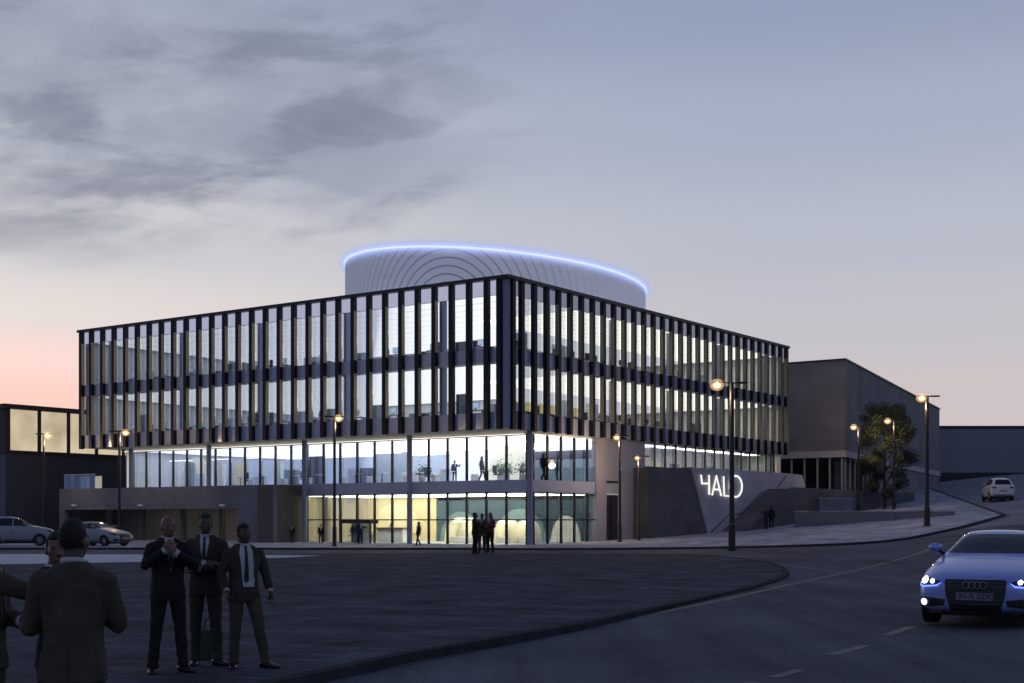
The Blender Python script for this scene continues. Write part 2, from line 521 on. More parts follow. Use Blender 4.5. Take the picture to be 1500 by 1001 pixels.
# roof, edge and soffit
bm = BM(); box(bm, .3, LL-.3, .3, LL-.3, 16.35, 16.62); part('roof', MT['cap'], bm)
bm = BM()
for q in ((-.42, LL+.1, -.42, .12), (-.42, LL+.1, LL-.1, LL+.16)): box(bm, q[0], q[1], q[2], q[3], 16.62, 16.82)
for q in ((-.42, .12), (LL-.1, LL+.16)): box(bm, q[0], q[1], .12, LL-.1, 16.62, 16.82)
part('roof_edge', MT['cap'], bm)
bm = BM(); box(bm, .05, LL, .05, LL, ZB, 7.5); part('soffit', MT['soffit'], bm)
# solid rear walls
bm = BM(); box(bm, .3, LL-.05, LL-.3, LL-.05, 7.5, 16.35); part('rear_wall', MT['wall'], bm)
bm = BM(); box(bm, LL-.3, LL-.05, .3, LL-.32, 7.5, 16.35); part('rear_wall', MT['wall'], bm)
# spandrel bands
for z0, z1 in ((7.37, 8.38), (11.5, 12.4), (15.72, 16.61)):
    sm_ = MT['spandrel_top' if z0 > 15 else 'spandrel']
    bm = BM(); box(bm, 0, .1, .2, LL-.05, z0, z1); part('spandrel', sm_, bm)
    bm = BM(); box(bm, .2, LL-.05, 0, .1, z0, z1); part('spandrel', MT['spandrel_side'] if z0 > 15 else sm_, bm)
bm = BM(); bbox(bm, -.16, .2, -.16, .2, 7.37, 16.61, .03); part('corner_post', MT['column'], bm)
# fins
P = LL/30
bm = BM(); fr_ = []
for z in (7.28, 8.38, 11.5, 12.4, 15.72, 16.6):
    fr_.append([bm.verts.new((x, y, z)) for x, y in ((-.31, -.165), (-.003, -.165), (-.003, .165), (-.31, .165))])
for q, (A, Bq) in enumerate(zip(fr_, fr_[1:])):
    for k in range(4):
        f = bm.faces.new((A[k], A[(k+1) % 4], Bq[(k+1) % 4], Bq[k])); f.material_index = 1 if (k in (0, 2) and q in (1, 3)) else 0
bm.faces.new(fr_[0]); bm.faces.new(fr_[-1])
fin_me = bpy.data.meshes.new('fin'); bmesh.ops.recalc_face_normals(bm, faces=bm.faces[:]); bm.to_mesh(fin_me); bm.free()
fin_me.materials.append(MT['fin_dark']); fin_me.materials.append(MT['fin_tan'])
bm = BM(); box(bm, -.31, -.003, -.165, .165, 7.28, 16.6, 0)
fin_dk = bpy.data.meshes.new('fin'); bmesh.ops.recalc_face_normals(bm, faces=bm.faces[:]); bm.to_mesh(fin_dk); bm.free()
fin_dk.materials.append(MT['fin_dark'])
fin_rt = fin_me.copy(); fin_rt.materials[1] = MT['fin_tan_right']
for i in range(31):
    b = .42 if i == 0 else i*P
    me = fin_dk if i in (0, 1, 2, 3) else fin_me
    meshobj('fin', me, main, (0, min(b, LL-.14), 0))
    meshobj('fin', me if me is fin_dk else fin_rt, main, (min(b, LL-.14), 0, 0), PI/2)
# window panes of the upper storeys: one mesh shared by all
bm = BM(); box(bm, .03, .05, .135, P-.135, 0, 3.12)
pane = bpy.data.meshes.new('window'); bm.to_mesh(pane); bm.free(); pane.materials.append(MT['glass'])
bm = BM(); box(bm, .03, .05, .135, P-.135, 0, 3.32)
pane2 = bpy.data.meshes.new('window'); bm.to_mesh(pane2); bm.free(); pane2.materials.append(MT['glass'])
rest = BM()
for z, me, hh in ((8.38, pane, 3.12), (12.4, pane2, 3.32)):
    for i in range(30):
        meshobj('window', me, main, (0, i*P, z))
        if i < 20: meshobj('window', me, main, ((i+1)*P, 0, z), PI/2)
        else: box(rest, i*P+.135, (i+1)*P-.135, .03, .05, z, z+hh)
tag(part('window_row', MT['glass'], rest), kind='stuff')
# floors, ceilings, cores
bm = BM(); box(bm, .12, LL-.35, .12, LL-.35, 7.5, 7.95); part('floor_slab', MT['floor'], bm)
bm = BM(); box(bm, .12, LL-.35, .12, LL-.35, 11.6, 12.0); part('floor_slab', MT['floor'], bm)
bm = BM(); box(bm, .12, LL-.35, .12, LL-.35, 11.5, 11.597); part('ceiling', MT['ceil'], bm)
bm = BM(); box(bm, .12, LL-.35, .12, LL-.35, 15.85, 16.3); part('ceiling', MT['ceil'], bm)
for z0, z1, m1, m2 in ((7.953, 11.49, 'wall', 'yellowwall'), (12.003, 15.84, 'wall', 'wall')):
    bm = BM(); box(bm, 21, 33, 16, 30, z0, z1); part('core_wall', MT['wall'], bm)
    bm = BM(); box(bm, 12, 24, 9.4, 9.55, z0, z0+2.6); part('partition', MT[m2], bm)
    bm = BM(); box(bm, 17.0, 17.15, 20, 38, z0, z0+1.9); part('partition', MT['bluewall'], bm)
    rq = random.Random(int(z0*10))
    for k in range(12):
        a_ = rq.uniform(2.6, 8); b_ = 3+k*3.1+rq.uniform(-1, 1); w_ = rq.uniform(.5, 2.2)
        bm = BM(); bbox(bm, a_, a_+.35, b_, b_+w_, z0, z0+rq.choice((1.0, 1.3, 1.7, 2.1)), .02); part('cabinet', MT[rq.choice(('bluewall', 'wall', 'darkfurn', 'tealpale', 'floor'))], bm)
    for k in range(9):
        b_ = rq.uniform(2.6, 6); a_ = 3+k*4.1+rq.uniform(-1, 1); w_ = rq.uniform(.5, 2.2)
        bm = BM(); bbox(bm, a_, a_+w_, b_, b_+.35, z0, z0+rq.choice((1.0, 1.3, 1.7, 2.1)), .02); part('cabinet', MT[rq.choice(('bluewall', 'wall', 'darkfurn', 'tealpale', 'floor'))], bm)
for z, m in ((11.46, 'light_white'), (15.81, 'light_cool')):
    for k in range(20):
        a = .9+k*2.0
        segs = [(.6, LL-.8)] if (a+1.8 < 20.9 or a > 33.1) else [(.6, 15.7), (30.3, LL-.8)]
        if k > 3: segs = [(.6, 8.9)] + [(max(q[0], 9.0), q[1]) for q in segs]
        for b0, b1 in segs:
            bm = BM(); box(bm, a, a+1.72, b0, b1, z, z+.03)
            part('ceiling_light', MT['light_yellow' if (k > 3 and b1 < 9) else m], bm)
# inner columns of upper floors, pale blue
for k in range(5):
    for z0, z1 in ((7.953, 11.49), (12.003, 15.84)):
        bm = BM(); tube(bm, [(.75, 5.6+k*8.4, z0), (.75, 5.6+k*8.4, z1)], .26, 16); part('interior_column', MT['column'], bm, smooth=True, angle=.6)
        bm = BM(); tube(bm, [(5.6+k*8.4, .75, z0), (5.6+k*8.4, .75, z1)], .26, 16); part('interior_column', MT['column'], bm, smooth=True, angle=.6)

# ---------------- base storeys
GA, GB = 3.08, .30            # glazing planes
BE = 40.4                     # far end of the left glazing
ZM0, ZM1 = 3.42, 4.22         # spandrel between ground and first floor
bm = BM(); box(bm, GA+.1, 40.6, GB+.1, BE, ZM0+.05, ZM1-.02); part('floor_slab', MT['floor'], bm)
bm = BM(); box(bm, GA+.1, 40.6, GB+.1, 21.5, -.12, .012); part('floor_slab', MT['floor'], bm)
bm = BM(); box(bm, GA+.1, 40.6, GB+.1, 21.5, ZM0-.06, ZM0+.046); part('ceiling', MT['ceil'], bm)
bm = BM(); box(bm, GA, GA+.1, GB, 20.35, ZM0, ZM1); part('spandrel', MT['spandrel'], bm)
bm = BM(); box(bm, GA+.1, 10.9, GB, GB+.1, ZM0, ZM1); part('spandrel', MT['spandrel'], bm)
bm = BM(); box(bm, GA, GA+.1, 20.4, BE, 3.9, ZM1); part('spandrel', MT['spandrel'], bm)
PG = 1.62
# left glazing: panes, mullions, transom
def panel(w, h, y=False):
    bm = BM()
    box(bm, .03, .05, .04, w-.04, 0, h)
    me = bpy.data.meshes.new('glass_panel'); bm.to_mesh(me); bm.free(); me.materials.append(MT['glass']); return me
def mull(h, d=.16, w=.07):
    bm = BM(); box(bm, -d, .02, -w/2, w/2, 0, h)
    me = bpy.data.meshes.new('mullion'); bm.to_mesh(me); bm.free(); me.materials.append(MT['mullion']); return me
g1 = panel(PG, 2.85); m1 = mull(2.92, .14, .12); g0 = panel(PG, 3.38); m0 = mull(3.42, .14, .12)
n1 = int((BE-GB)/PG)
for i in range(n1+1):
    b = GB+.25+i*PG
    if b > BE: break
    if b+PG < BE+.3: meshobj('glass_panel', g1, main, (GA, b, ZM1))
    meshobj('mullion', m1, main, (GA, b, ZM1))
    if b < 20.0:
        meshobj('mullion', m0, main, (GA, b, 0.01))
        if b+PG < 21: meshobj('glass_panel', g0, main, (GA, b, .01))
bm = BM(); box(bm, GA-.06, GA+.025, GB+.3, 20.3, 1.58, 1.66); part('transom', MT['mullion'], bm)
bm = BM(); box(bm, GB+.1+2.9, 10.9, GB-.06, GB+.025, 1.58, 1.66); part('transom', MT['mullion'], bm)
bm = BM(); box(bm, GA-.04, GA+.1, GB, BE, 7.1, 7.35); part('head_rail', MT['soffit'], bm)
bm = BM(); box(bm, GA-.22, GA-.14, GB+.4, BE, 7.12, 7.17); part('cove_light', MT['cove'], bm)  # added light strip that brightens the soffit from below
bm = BM(); box(bm, GA-.24, GA-.12, GB+.4, BE, 7.05, 7.118); part('cove_trough', MT['soffit'], bm)  # added trough carrying the soffit fill strip
for i in range(5):
    a = GA+.2+i*PG
    if a+PG < 11.4:
        meshobj('glass_panel', g1, main, (a+PG, GB, ZM1), PI/2); meshobj('glass_panel', g0, main, (a+PG, GB, .01), PI/2)
    meshobj('mullion', m1, main, (a, GB, ZM1), PI/2); meshobj('mullion', m0, main, (a, GB, .01), PI/2)
# corner column and facade columns
for (a, b) in [(GA-.05, GB+.02)]+[(2.55, on_a(px, 700, 2.55)[0]) for px in (600, 446, 306, 192)]:
    bm = BM(); tube(bm, [(a, b, .0 if b < 20.2 else 4.0), (a, b, 7.36)], .19, 18); part('facade_column', MT['column'], bm, smooth=True, angle=.6)
# right hand base: cladding wall, tall door, first floor strip windows
bm = BM(); box(bm, 10.97, 12.33, GB-.05, GB+.3, -.4, 7.35); box(bm, 14.19, 17.6, GB-.05, GB+.3, -.4, 7.35); box(bm, 12.33, 14.19, GB-.05, GB+.3, 4.35, 7.35)
part('cladding_wall', MT['lilac'], bm)
bm = BM(); box(bm, 12.33, 14.19, GB+.16, GB+.22, -.2, 4.35); d = part('door', MT['door_dark'], bm)
bm = BM(); box(bm, 13.22, 13.30, GB+.10, GB+.155, -.1, 4.3); part('door_leaf_edge', MT['steel'], bm, d)
bm = BM(); box(bm, 17.6, 41.2, GB+.1, GB+.4, -.6, 5.55); part('base_wall', MT['darkwall'], bm)
g2 = panel(PG, 1.75); m2 = mull(1.8, .12, .1)
k = 0; a = 17.7
while a < 40.8:
    meshobj('mullion', m2, main, (a, GB+.1, 5.55), PI/2)
    if a+PG < 41: meshobj('glass_panel', g2, main, (a+PG, GB+.1, 5.55), PI/2)
    a += PG
bm = BM(); box(bm, 40.9, 41.5, GB-.1, GB+.5, 5.0, 7.35); part('end_pier', MT['soffit'], bm)
# end wall at the far left of the first floor, rear walls of the base
bm = BM(); box(bm, GA+.1, 40.6, BE, BE+.15, 4.2, 7.35); part('end_wall', MT['wall'], bm)
bm = BM(); box(bm, 40.6, 40.8, .8, BE, 0, 7.35); part('rear_wall', MT['wall'], bm)
bm = BM(); box(bm, GA+.1, 40.6, GB+.42, BE-.01, 7.22, 7.355); part('ceiling', MT['ceil'], bm)
for k in range(9):
    a = 4.2+k*2.1
    bm = BM(); box(bm, a-.6, a+1.2, .9, BE-.6, 7.17, 7.2); part('ceiling_light', MT['light_first'], bm)
for k in range(6):
    a = 23.0+k*2.9; bm = BM(); box(bm, a, a+1.8, 1.2, 2.2, 7.17, 7.2); part('ceiling_light', MT['light_warm'], bm)
# first floor interior walls
bm = BM(); box(bm, 9.5, 9.65, 12, 19, ZM1, 6.4); part('partition', MT['bluewall'], bm)
bm = BM(); box(bm, 6.2, 6.35, 13.2, 16.4, ZM1, 6.5); part('partition', MT['bluewall'], bm)
bm = BM(); box(bm, 12, 12.2, 20, 40, ZM1, 6.6); part('partition', MT['bluewall'], bm)
bm = BM(); box(bm, 17.4, 17.55, .5, 12, ZM1, 6.2); part('partition', MT['tealpale'], bm)
bm = BM(); box(bm, 18, 18.2, 12, 20, ZM1, 7.2); part('partition', MT['wall'], bm)
bm = BM(); box(bm, 20, 40.5, 5.0, 5.2, ZM1, 7.2); part('partition', MT['cream'], bm)
rq = random.Random(4)
for k in range(15):
    a_ = rq.uniform(5.5, 8.5); b_ = 10+k*2.0+rq.uniform(-.8, .8); w_ = rq.uniform(.4, 1.6)
    bm = BM(); bbox(bm, a_, a_+.4, b_, b_+w_, ZM1-.015, ZM1+rq.choice((.8, 1.0, 1.2, 1.9, 2.2)), .02); part('cabinet', MT[rq.choice(('bluewall', 'wall', 'darkfurn', 'whiteplastic', 'tealpale', 'warmwall'))], bm)
for k in range(8):
    b_ = 4+k*4.4
    bm = BM(); box(bm, 5.0, 5.08, b_, b_+2.6, 6.35, 6.42); part('pendant_light', MT['light_first'], bm)
for k in range(6):
    a_ = 21+k*3.2
    bm = BM(); bbox(bm, a_, a_+1.2, 3.2, 3.5, ZM1-.015, ZM1+rq.choice((1.6, 1.9, 2.2)), .02); part('cabinet', MT[rq.choice(('warmwall', 'darkfurn', 'tealpale'))], bm)
# sweeping white arch on first floor
def arch_bm(a, b0, z0, rx, rz, th=.08, n=24, full=PI):
    bm = BM(); lo = []; hi = []
    for i in range(n+1):
        t = full*i/n
        lo.append(bm.verts.new((a, b0+rx*math.cos(t), z0+rz*math.sin(t)))); hi.append(bm.verts.new((a+th, b0+rx*math.cos(t), z0+rz*math.sin(t))))
    bm.faces.new(lo); bm.faces.new(hi[::-1])
    for i in range(n+1):
        j = (i+1) % (n+1); bm.faces.new((lo[i], lo[j], hi[j], hi[i]))
    return bm
part('arch_panel', MT['cream'], arch_bm(7.6, 5.2, ZM1, 2.0, 2.6))
part('arch_panel', MT['cream'], arch_bm(8.5, 38.2, ZM1, 2.0, 2.6))
# ground floor lobby
bm = BM(); box(bm, 11.0, 11.2, 14.4, 21.3, .013, 3.35); part('lobby_wall', MT['warmwall'], bm)
bm = BM(); box(bm, 11.0, 11.2, .6, 14.3, .013, 3.05); part('lobby_wall', MT['teal'], bm)
bm = BM(); box(bm, 3.3, 11.0, 21.32, 21.5, .013, 3.35); part('lobby_wall', MT['warmwall'], bm)
bm = BM(); box(bm, 14.0, 14.2, .6, 14.3, .013, 3.35); part('lobby_wall', MT['warmwall'], bm)
bm = BM(); box(bm, 11.2, 11.35, .45, .6, .013, 3.0); part('lobby_post', MT['wall'], bm)
bm = BM(); box(bm, 10.95, 20, .62, .75, .013, 3.35); part('lobby_wall', MT['tealpale'], bm)
part('arch_panel', MT['palewarm'], arch_bm(10.88, 18.3, .6, 2.5, 2.25))
part('arch_panel', MT['tealpale'], arch_bm(10.88, 6.6, .02, 2.3, 2.4))
part('arch_panel', MT['tealpale'], arch_bm(10.88, 12.0, .02, 1.9, 2.2))
for k in range(4):
    a = 4.2+k*1.9
    bm = BM(); box(bm, a, a+.5, .8, 21.0, 3.31, 3.34); part('ceiling_light', MT['light_warm'], bm)
part('arch_panel', MT['cream'], arch_bm(10.88, 2.7, .02, 1.25, 1.9))
# entrance portal
b0, _ = on_a(500, 780, 2.4); b1, _ = on_a(545, 780, 2.4)
bm = BM(); box(bm, 2.2, GA-.02, b1, b0, 1.36, 1.62); ent = part('entrance_canopy', MT['steel'], bm)
bm = BM(); box(bm, 2.28, 2.36, b1+.05, b1+.13, 0, 1.36); part('post', MT['steel'], bm, ent)
bm = BM(); box(bm, 2.28, 2.36, b0-.13, b0-.05, 0, 1.36); part('post', MT['steel'], bm, ent)
bm = BM(); box(bm, GA-.19, GA-.15, b1+.5, b0-.5, .02, 1.35); part('door', MT['balglass'], bm, ent)

# podium with the garage opening
bo0, bo1, zo = 24.04, 44.3, 2.42
PE = 44.96
bm = BM()
box(bm, 0, .4, 20.4, bo0, -.3, 4.12); box(bm, 0, .4, bo1, PE, -.3, 4.12); box(bm, 0, .4, bo0, bo1, zo, 4.12)
part('podium_wall', MT['concrete'], bm)
bm = BM(); box(bm, .4, GA+.1, 20.4, 20.75, -.3, 4.12); box(bm, -.003, .0, 20.4, 22.0, -.3, 4.115); part('podium_return', MT['concrete2'], bm)
bm = BM(); box(bm, .4, 14, 20.75, PE, 3.75, 4.0); part('terrace_slab', MT['concrete'], bm)
bm = BM(); box(bm, .4, 14, PE-.3, PE, -.3, 3.75); part('podium_end', MT['concrete'], bm)
bm = BM(); box(bm, 6, 6.3, 20.8, PE-.31, -.3, 3.75); part('garage_wall', MT['garage_wall'], bm)
bm = BM(); box(bm, .41, 5.95, 23.4, 23.7, -.3, 3.75); part('garage_wall', MT['palewarm'], bm)
for bb in (27.2, 31.5, 36.3, 40.5):
    bm = BM(); bbox(bm, 1.4, 1.75, bb, bb+.35, -.3, 3.75, .02); part('garage_column', MT['concrete2'], bm)
for q in ((24.2, 28.5), (30, 34), (36, 40)):
    bm = BM(); box(bm, 2.5, 2.9 if q[0] < 25 else 2.6, q[0], q[1], 3.68, 3.72); part('garage_light', MT['light_garage'], bm)
for px in (110, 207, 327):
    bb, zz = on_a(px, 741, 0)
    bm = BM(); bbox(bm, -.22, -.003, bb-.2, bb+.2, zz, zz+.1, .02); wl = part('wall_light', MT['wall'], bm)
    bm = BM(); box(bm, -.2, -.05, bb-.17, bb+.17, zz-.02, zz-.002); part('lens', MT['wall_lamp'], bm, wl)
# terrace balustrade
bal = empty('balustrade', (0, 0, 0), label=None); bal.parent = main
for i in range(4):
    bm = BM(); box(bm, .3, .34, 40.8+i*1.0, 41.75+i*1.0, 4.125, 5.25); obj('glass_panel', bm, MT['balglass'], bal)
bm = BM(); box(bm, .27, .37, 40.75, 44.8, 5.252, 5.3); obj('handrail', bm, MT['post'], bal)
for b0_ in (41.2, 42.9):
    bm = BM(); box(bm, 1.2, 1.3, b0_, b0_+.9, 4.13, 5.15); part('lit_screen', MT['wall_lamp'], bm)

# halo wall, letters and dark base wall on the street side
QB = -.9
def poly_b(name, pxs, b0, th, m, parent=main):
    pts = [on_b(x, y, b0) for x, y in pxs]
    bm = BM(); lo = [bm.verts.new((p[0], b0, p[1])) for p in pts]; hi = [bm.verts.new((p[0], b0+th, p[1])) for p in pts]
    n = len(pts); bm.faces.new(lo); bm.faces.new(hi[::-1])
    for i in range(n): bm.faces.new((lo[i], lo[(i+1) % n], hi[(i+1) % n], hi[i]))
    return obj(name, bm, m, parent)
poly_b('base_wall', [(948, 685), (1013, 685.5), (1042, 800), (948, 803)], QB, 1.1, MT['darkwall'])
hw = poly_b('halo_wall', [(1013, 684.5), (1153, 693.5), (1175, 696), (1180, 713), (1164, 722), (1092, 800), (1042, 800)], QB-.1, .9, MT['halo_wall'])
# stair fold lines on the wall
def bar_b(name, pxs, b0, w, m, parent):
    pts = [on_b(x, y, b0) for x, y in pxs]
    bm = BM(); tube(bm, [(p[0], b0, p[1]) for p in pts], w, 6); return obj(name, bm, m, parent)
bar_b('wall_groove', [(1041, 781), (1068, 754), (1087, 752), (1116, 721), (1134, 720), (1139, 714), (1152, 697)], QB-.12, .05, MT['handrail'], hw)
# letters: strokes as rounded bars standing proud of the wall
LB = QB-.24
def letter(paths, name='letter'):
    bm = BM()
    for p in paths:
        pts = [on_b(x, y, LB) for x, y in p]
        tube(bm, [(q[0], LB, q[1]) for q in pts], .07, 8)
    return obj(name, bm, MT['sign_on'], sign)
sign = empty('sign', (0, 0, 0)); sign.parent = main
letter([[(1027, 696), (1028.5, 708.5), (1038.5, 708.5)], [(1038.8, 696), (1039, 725)]])
letter([[(1043.3, 725.5), (1049.5, 697.5), (1056.5, 726.5)], [(1045.3, 717), (1054.3, 717.5)]])
letter([[(1060, 698), (1061, 726.5), (1070, 727)]])
o_pts = [(1078+9*math.cos(t)*(1.0), 712.8+15.5*math.sin(t)) for t in [2*PI*i/28 for i in range(29)]]
letter([o_pts])

# halo drum
DC = (23.5, 18.0); DR = 12.6
tocam = Matrix.Rotation(-BROT, 3, 'Z') @ Vector((0, -1, 0))
th0 = math.atan2(tocam.y, tocam.x)
def rimz(t):
    d = Matrix.Rotation(BROT, 3, 'Z') @ Vector((math.cos(t), math.sin(t), 0))
    return 21.85-.091*DR*d.x
def drum(R, z0, NT=128):
    bm = BM(); uv = bm.loops.layers.uv.new('UVMap'); lo = []; hi = []
    for i in range(NT+1):
        t = th0-PI+2*PI*i/NT
        lo.append((R*math.cos(t)+DC[0], R*math.sin(t)+DC[1], z0, (t-th0)*R)); hi.append((R*math.cos(t)+DC[0], R*math.sin(t)+DC[1], rimz(t), (t-th0)*R))
    for i in range(NT):
        q = [lo[i], lo[i+1], hi[i+1], hi[i]]
        f = bm.faces.new([bm.verts.new(p[:3]) for p in q])
        for l, p in zip(f.loops, q): l[uv].uv = (p[3], p[2])
    bmesh.ops.remove_doubles(bm, verts=bm.verts[:], dist=.0005)
    return bm
m, nt, out = newmat('drum screen')
uvn = N(nt, 'ShaderNodeUVMap'); uvn.uv_map = 'UVMap'
sp = N(nt, 'ShaderNodeSeparateXYZ'); nt.links.new(uvn.outputs[0], sp.inputs[0])
u = math_(nt, 'ADD', sp.outputs[0], 3.7); v = math_(nt, 'SUBTRACT', sp.outputs[1], 17.6)
r = math_(nt, 'SQRT', math_(nt, 'ADD', math_(nt, 'MULTIPLY', u, u), math_(nt, 'MULTIPLY', math_(nt, 'MULTIPLY', v, v), 1.0)))
fr = math_(nt, 'FRACT', math_(nt, 'DIVIDE', r, .62))
ln = math_(nt, 'LESS_THAN', fr, .17)
far_ = N(nt, 'ShaderNodeMapRange'); far_.inputs[1].default_value = 3; far_.inputs[2].default_value = 11; far_.inputs[3].default_value = .9; far_.inputs[4].default_value = .12
nt.links.new(r, far_.inputs[0])
ln = math_(nt, 'MULTIPLY', ln, far_.outputs[0])
c = mixc(nt, ln, (.90, .91, .95), (.30, .33, .46))
df = N(nt, 'ShaderNodeBsdfDiffuse'); tl = N(nt, 'ShaderNodeBsdfTranslucent'); tr = N(nt, 'ShaderNodeBsdfTransparent')
nt.links.new(c, df.inputs[0]); nt.links.new(c, tl.inputs[0]); tr.inputs[0].default_value = (.97, .98, 1, 1)
m1_ = N(nt, 'ShaderNodeMixShader', i_Fac=.5); nt.links.new(df.outputs[0], m1_.inputs[1]); nt.links.new(tl.outputs[0], m1_.inputs[2])
m2_ = N(nt, 'ShaderNodeMixShader'); m2_.inputs[0].default_value = .0; nt.links.new(m1_.outputs[0], m2_.inputs[1]); nt.links.new(tr.outputs[0], m2_.inputs[2])
nt.links.new(m2_.outputs[0], out.inputs[0]); MT['drum'] = m
ring = part('roof_drum', MT['drum'], drum(DR, 16.62), smooth=True)
bm = BM(); NT = 128; pts = []
for i in range(NT+1):
    t = 2*PI*i/NT; pts.append((DR*math.cos(t)+DC[0], DR*math.sin(t)+DC[1], rimz(t)))
bmr = BM(); rows = []
for i in range(NT):
    t = 2*PI*i/NT; c_ = Vector(pts[i]); rad = Vector((math.cos(t), math.sin(t), 0))
    rows.append([bmr.verts.new(c_+(rad*math.cos(q)+Vector((0, 0, 1))*math.sin(q))*.08) for q in [2*PI*k/8 for k in range(8)]])
for i in range(NT):
    A, Bq = rows[i], rows[(i+1) % NT]
    for k in range(8): bmr.faces.new((A[k], A[(k+1) % 8], Bq[(k+1) % 8], Bq[k]))
obj('rim_light', bmr, MT['halo_rim'], ring, smooth=True)
bm.free()
def torus_at(R, z0, r, off=0.0, tilt=True):
    b_ = BM(); rows = []
    for i in range(NT):
        t = 2*PI*i/NT; rad = Vector((math.cos(t), math.sin(t), 0)); c_ = Vector((R*rad.x+DC[0], R*rad.y+DC[1], (rimz(t)+off) if tilt else z0))
        rows.append([b_.verts.new(c_+(rad*math.cos(q)+Vector((0, 0, 1))*math.sin(q))*r) for q in [2*PI*k/10 for k in range(10)]])
    for i in range(NT):
        A, Bq = rows[i], rows[(i+1) % NT]
        for k in range(10): b_.faces.new((A[k], A[(k+1) % 10], Bq[(k+1) % 10], Bq[k]))
    return b_
def bloom(name, col, st_, tr_):  # see-through emissive material that imitates bloom around a light
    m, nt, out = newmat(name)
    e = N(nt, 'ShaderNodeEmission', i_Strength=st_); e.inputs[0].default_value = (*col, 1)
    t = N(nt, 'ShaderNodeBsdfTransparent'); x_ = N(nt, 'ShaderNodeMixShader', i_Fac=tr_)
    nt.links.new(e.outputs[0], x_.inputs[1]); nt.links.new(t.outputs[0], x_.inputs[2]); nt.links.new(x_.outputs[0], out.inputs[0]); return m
obj('light_diffuser', torus_at(DR, 0, .25), bloom('inner diffuser sleeve', (.50, .60, 1.0), 1.1, .5), ring, smooth=True)  # added sleeves, stepped outwards, imitate soft bloom around the rim
obj('light_diffuser', torus_at(DR, 0, .62), bloom('wide diffuser sleeve', (.45, .54, 1.0), .9, .90), ring, smooth=True)
obj('light_diffuser', torus_at(DR, 0, .43), bloom('outer diffuser sleeve', (.40, .50, 1.0), 1.0, .80), ring, smooth=True)
obj('base_light', torus_at(DR-1.0, 16.75, .12, tilt=False), emat('drum uplight', (.85, .88, 1.0), 11.0), ring, smooth=True)  # ring added inside the drum to brighten its wall

# ------------------------------------------------------------------ other buildings
# left building with lit clerestory
lc = (GP(8, 112)[0], 112.0)
lb = empty('warehouse', (lc[0], lc[1], 0), BROT, label='dark low building with warm lit clerestory windows behind the parked cars', cat='building')
LBL = 34
zt = 11.35; zw0 = ZP(660, 112); zw1 = 10.95
bm = BM(); box(bm, -.0, LBL, 0, 20, -.3, zw0); obj('wall', bm, MT['leftwall'], lb)
bm = BM(); box(bm, -.06, -.003, .0, 20, -.3, zw0-.4); obj('front_wall', bm, MT['leftwall2'], lb)
bm = BM(); box(bm, -.25, LBL, -.25, 20.2, zw1, zt); obj('roof', bm, MT['cap'], lb)
bm = BM(); box(bm, -.05, LBL, -.12, -.003, zw0-.25, zw0+.04); obj('sill_band', bm, MT['cap'], lb)
bm = BM(); box(bm, -.05, .45, -.02, 20, zw0+.04, zw1); obj('corner_wall', bm, MT['cap'], lb)
m, nt, out = newmat('lit frosted window')
tc = N(nt, 'ShaderNodeTexCoord'); nz = N(nt, 'ShaderNodeTexNoise', i_Scale=.35, i_Detail=2.0); nt.links.new(tc.outputs['Object'], nz.inputs[0])
cr = mixc(nt, nz.outputs[0], (.26, .21, .15), (1.15, .95, .64))
e = N(nt, 'ShaderNodeEmission', i_Strength=.8); nt.links.new(cr, e.inputs[0]); nt.links.new(e.outputs[0], out.inputs[0]); MT['litwin'] = m
x = .5; i = 0
while x < LBL-3:
    bm = BM(); box(bm, x, x+2.62, .06, .12, zw0+.05, zw1-.02); obj('window', bm, MT['litwin'], lb)
    bm = BM(); box(bm, x+2.62, x+2.95, -.02, .2, zw0+.05, zw1-.004); obj('mullion', bm, MT['cap'], lb)
    x += 2.95
# light wall lit room top behind: stone building at right
P0 = Vector((31.2, 125.0)); P1 = Vector((58.3, 182.0)); dl = Vector((-UY, UX))
P3 = P0+dl*26; P2 = P1+dl*26
st = empty('stone_hall', (P0.x, P0.y, 0), 0, label='windowless stone clad hall over a dark recessed glass lobby, behind the office block', cat='building')
def rel(p): return (p.x-P0.x, p.y-P0.y)
zs0, zs1 = ZP(660, 125), ZP(527, 125)
bm = BM(); prism(bm, [rel(p) for p in (P0, P1, P2, P3)], zs0, zs1-.02); 
uvl = None
obj('upper_block', bm, MT['stone'], st)
fd = (P1-P0).normalized(); fn = Vector((fd.y, -fd.x))          # outward of right face
ln_ = Vector((-UX, -UY))                                        # outward of left face
def inset(d1, d2): 
    return [rel(p) for p in (P0-fn*d2-ln_*d1, P1-fn*d2, P2, P3-ln_*d1)]
bm = BM(); prism(bm, [rel(p) for p in (P0+fn*.12+ln_*.12, P1+fn*.12, P2, P3+ln_*.12)], zs0-.62, zs0-.003); obj('fascia', bm, MT['stone_soffit'], st)
bm = BM(); prism(bm, inset(1.6, 1.6), 1.0, zs0-.63); obj('glazing', bm, MT['glass_dark'], st)
bm = BM(); prism(bm, [rel(p) for p in (P0+fn*.15+ln_*.15, P1+fn*.15, P2, P3+ln_*.15)], zs1-.015, zs1+.12); obj('roof', bm, MT['cap'], st)
Q0 = P0+fd*17
bm = BM(); prism(bm, [rel(q) for q in (Q0-fn*.02, P1-fn*.02, P1-fn*8, Q0-fn*8)], .5, zs0-.64); obj('lower_block', bm, MT['stone'], st)
zt0 = ZP(713, 125)
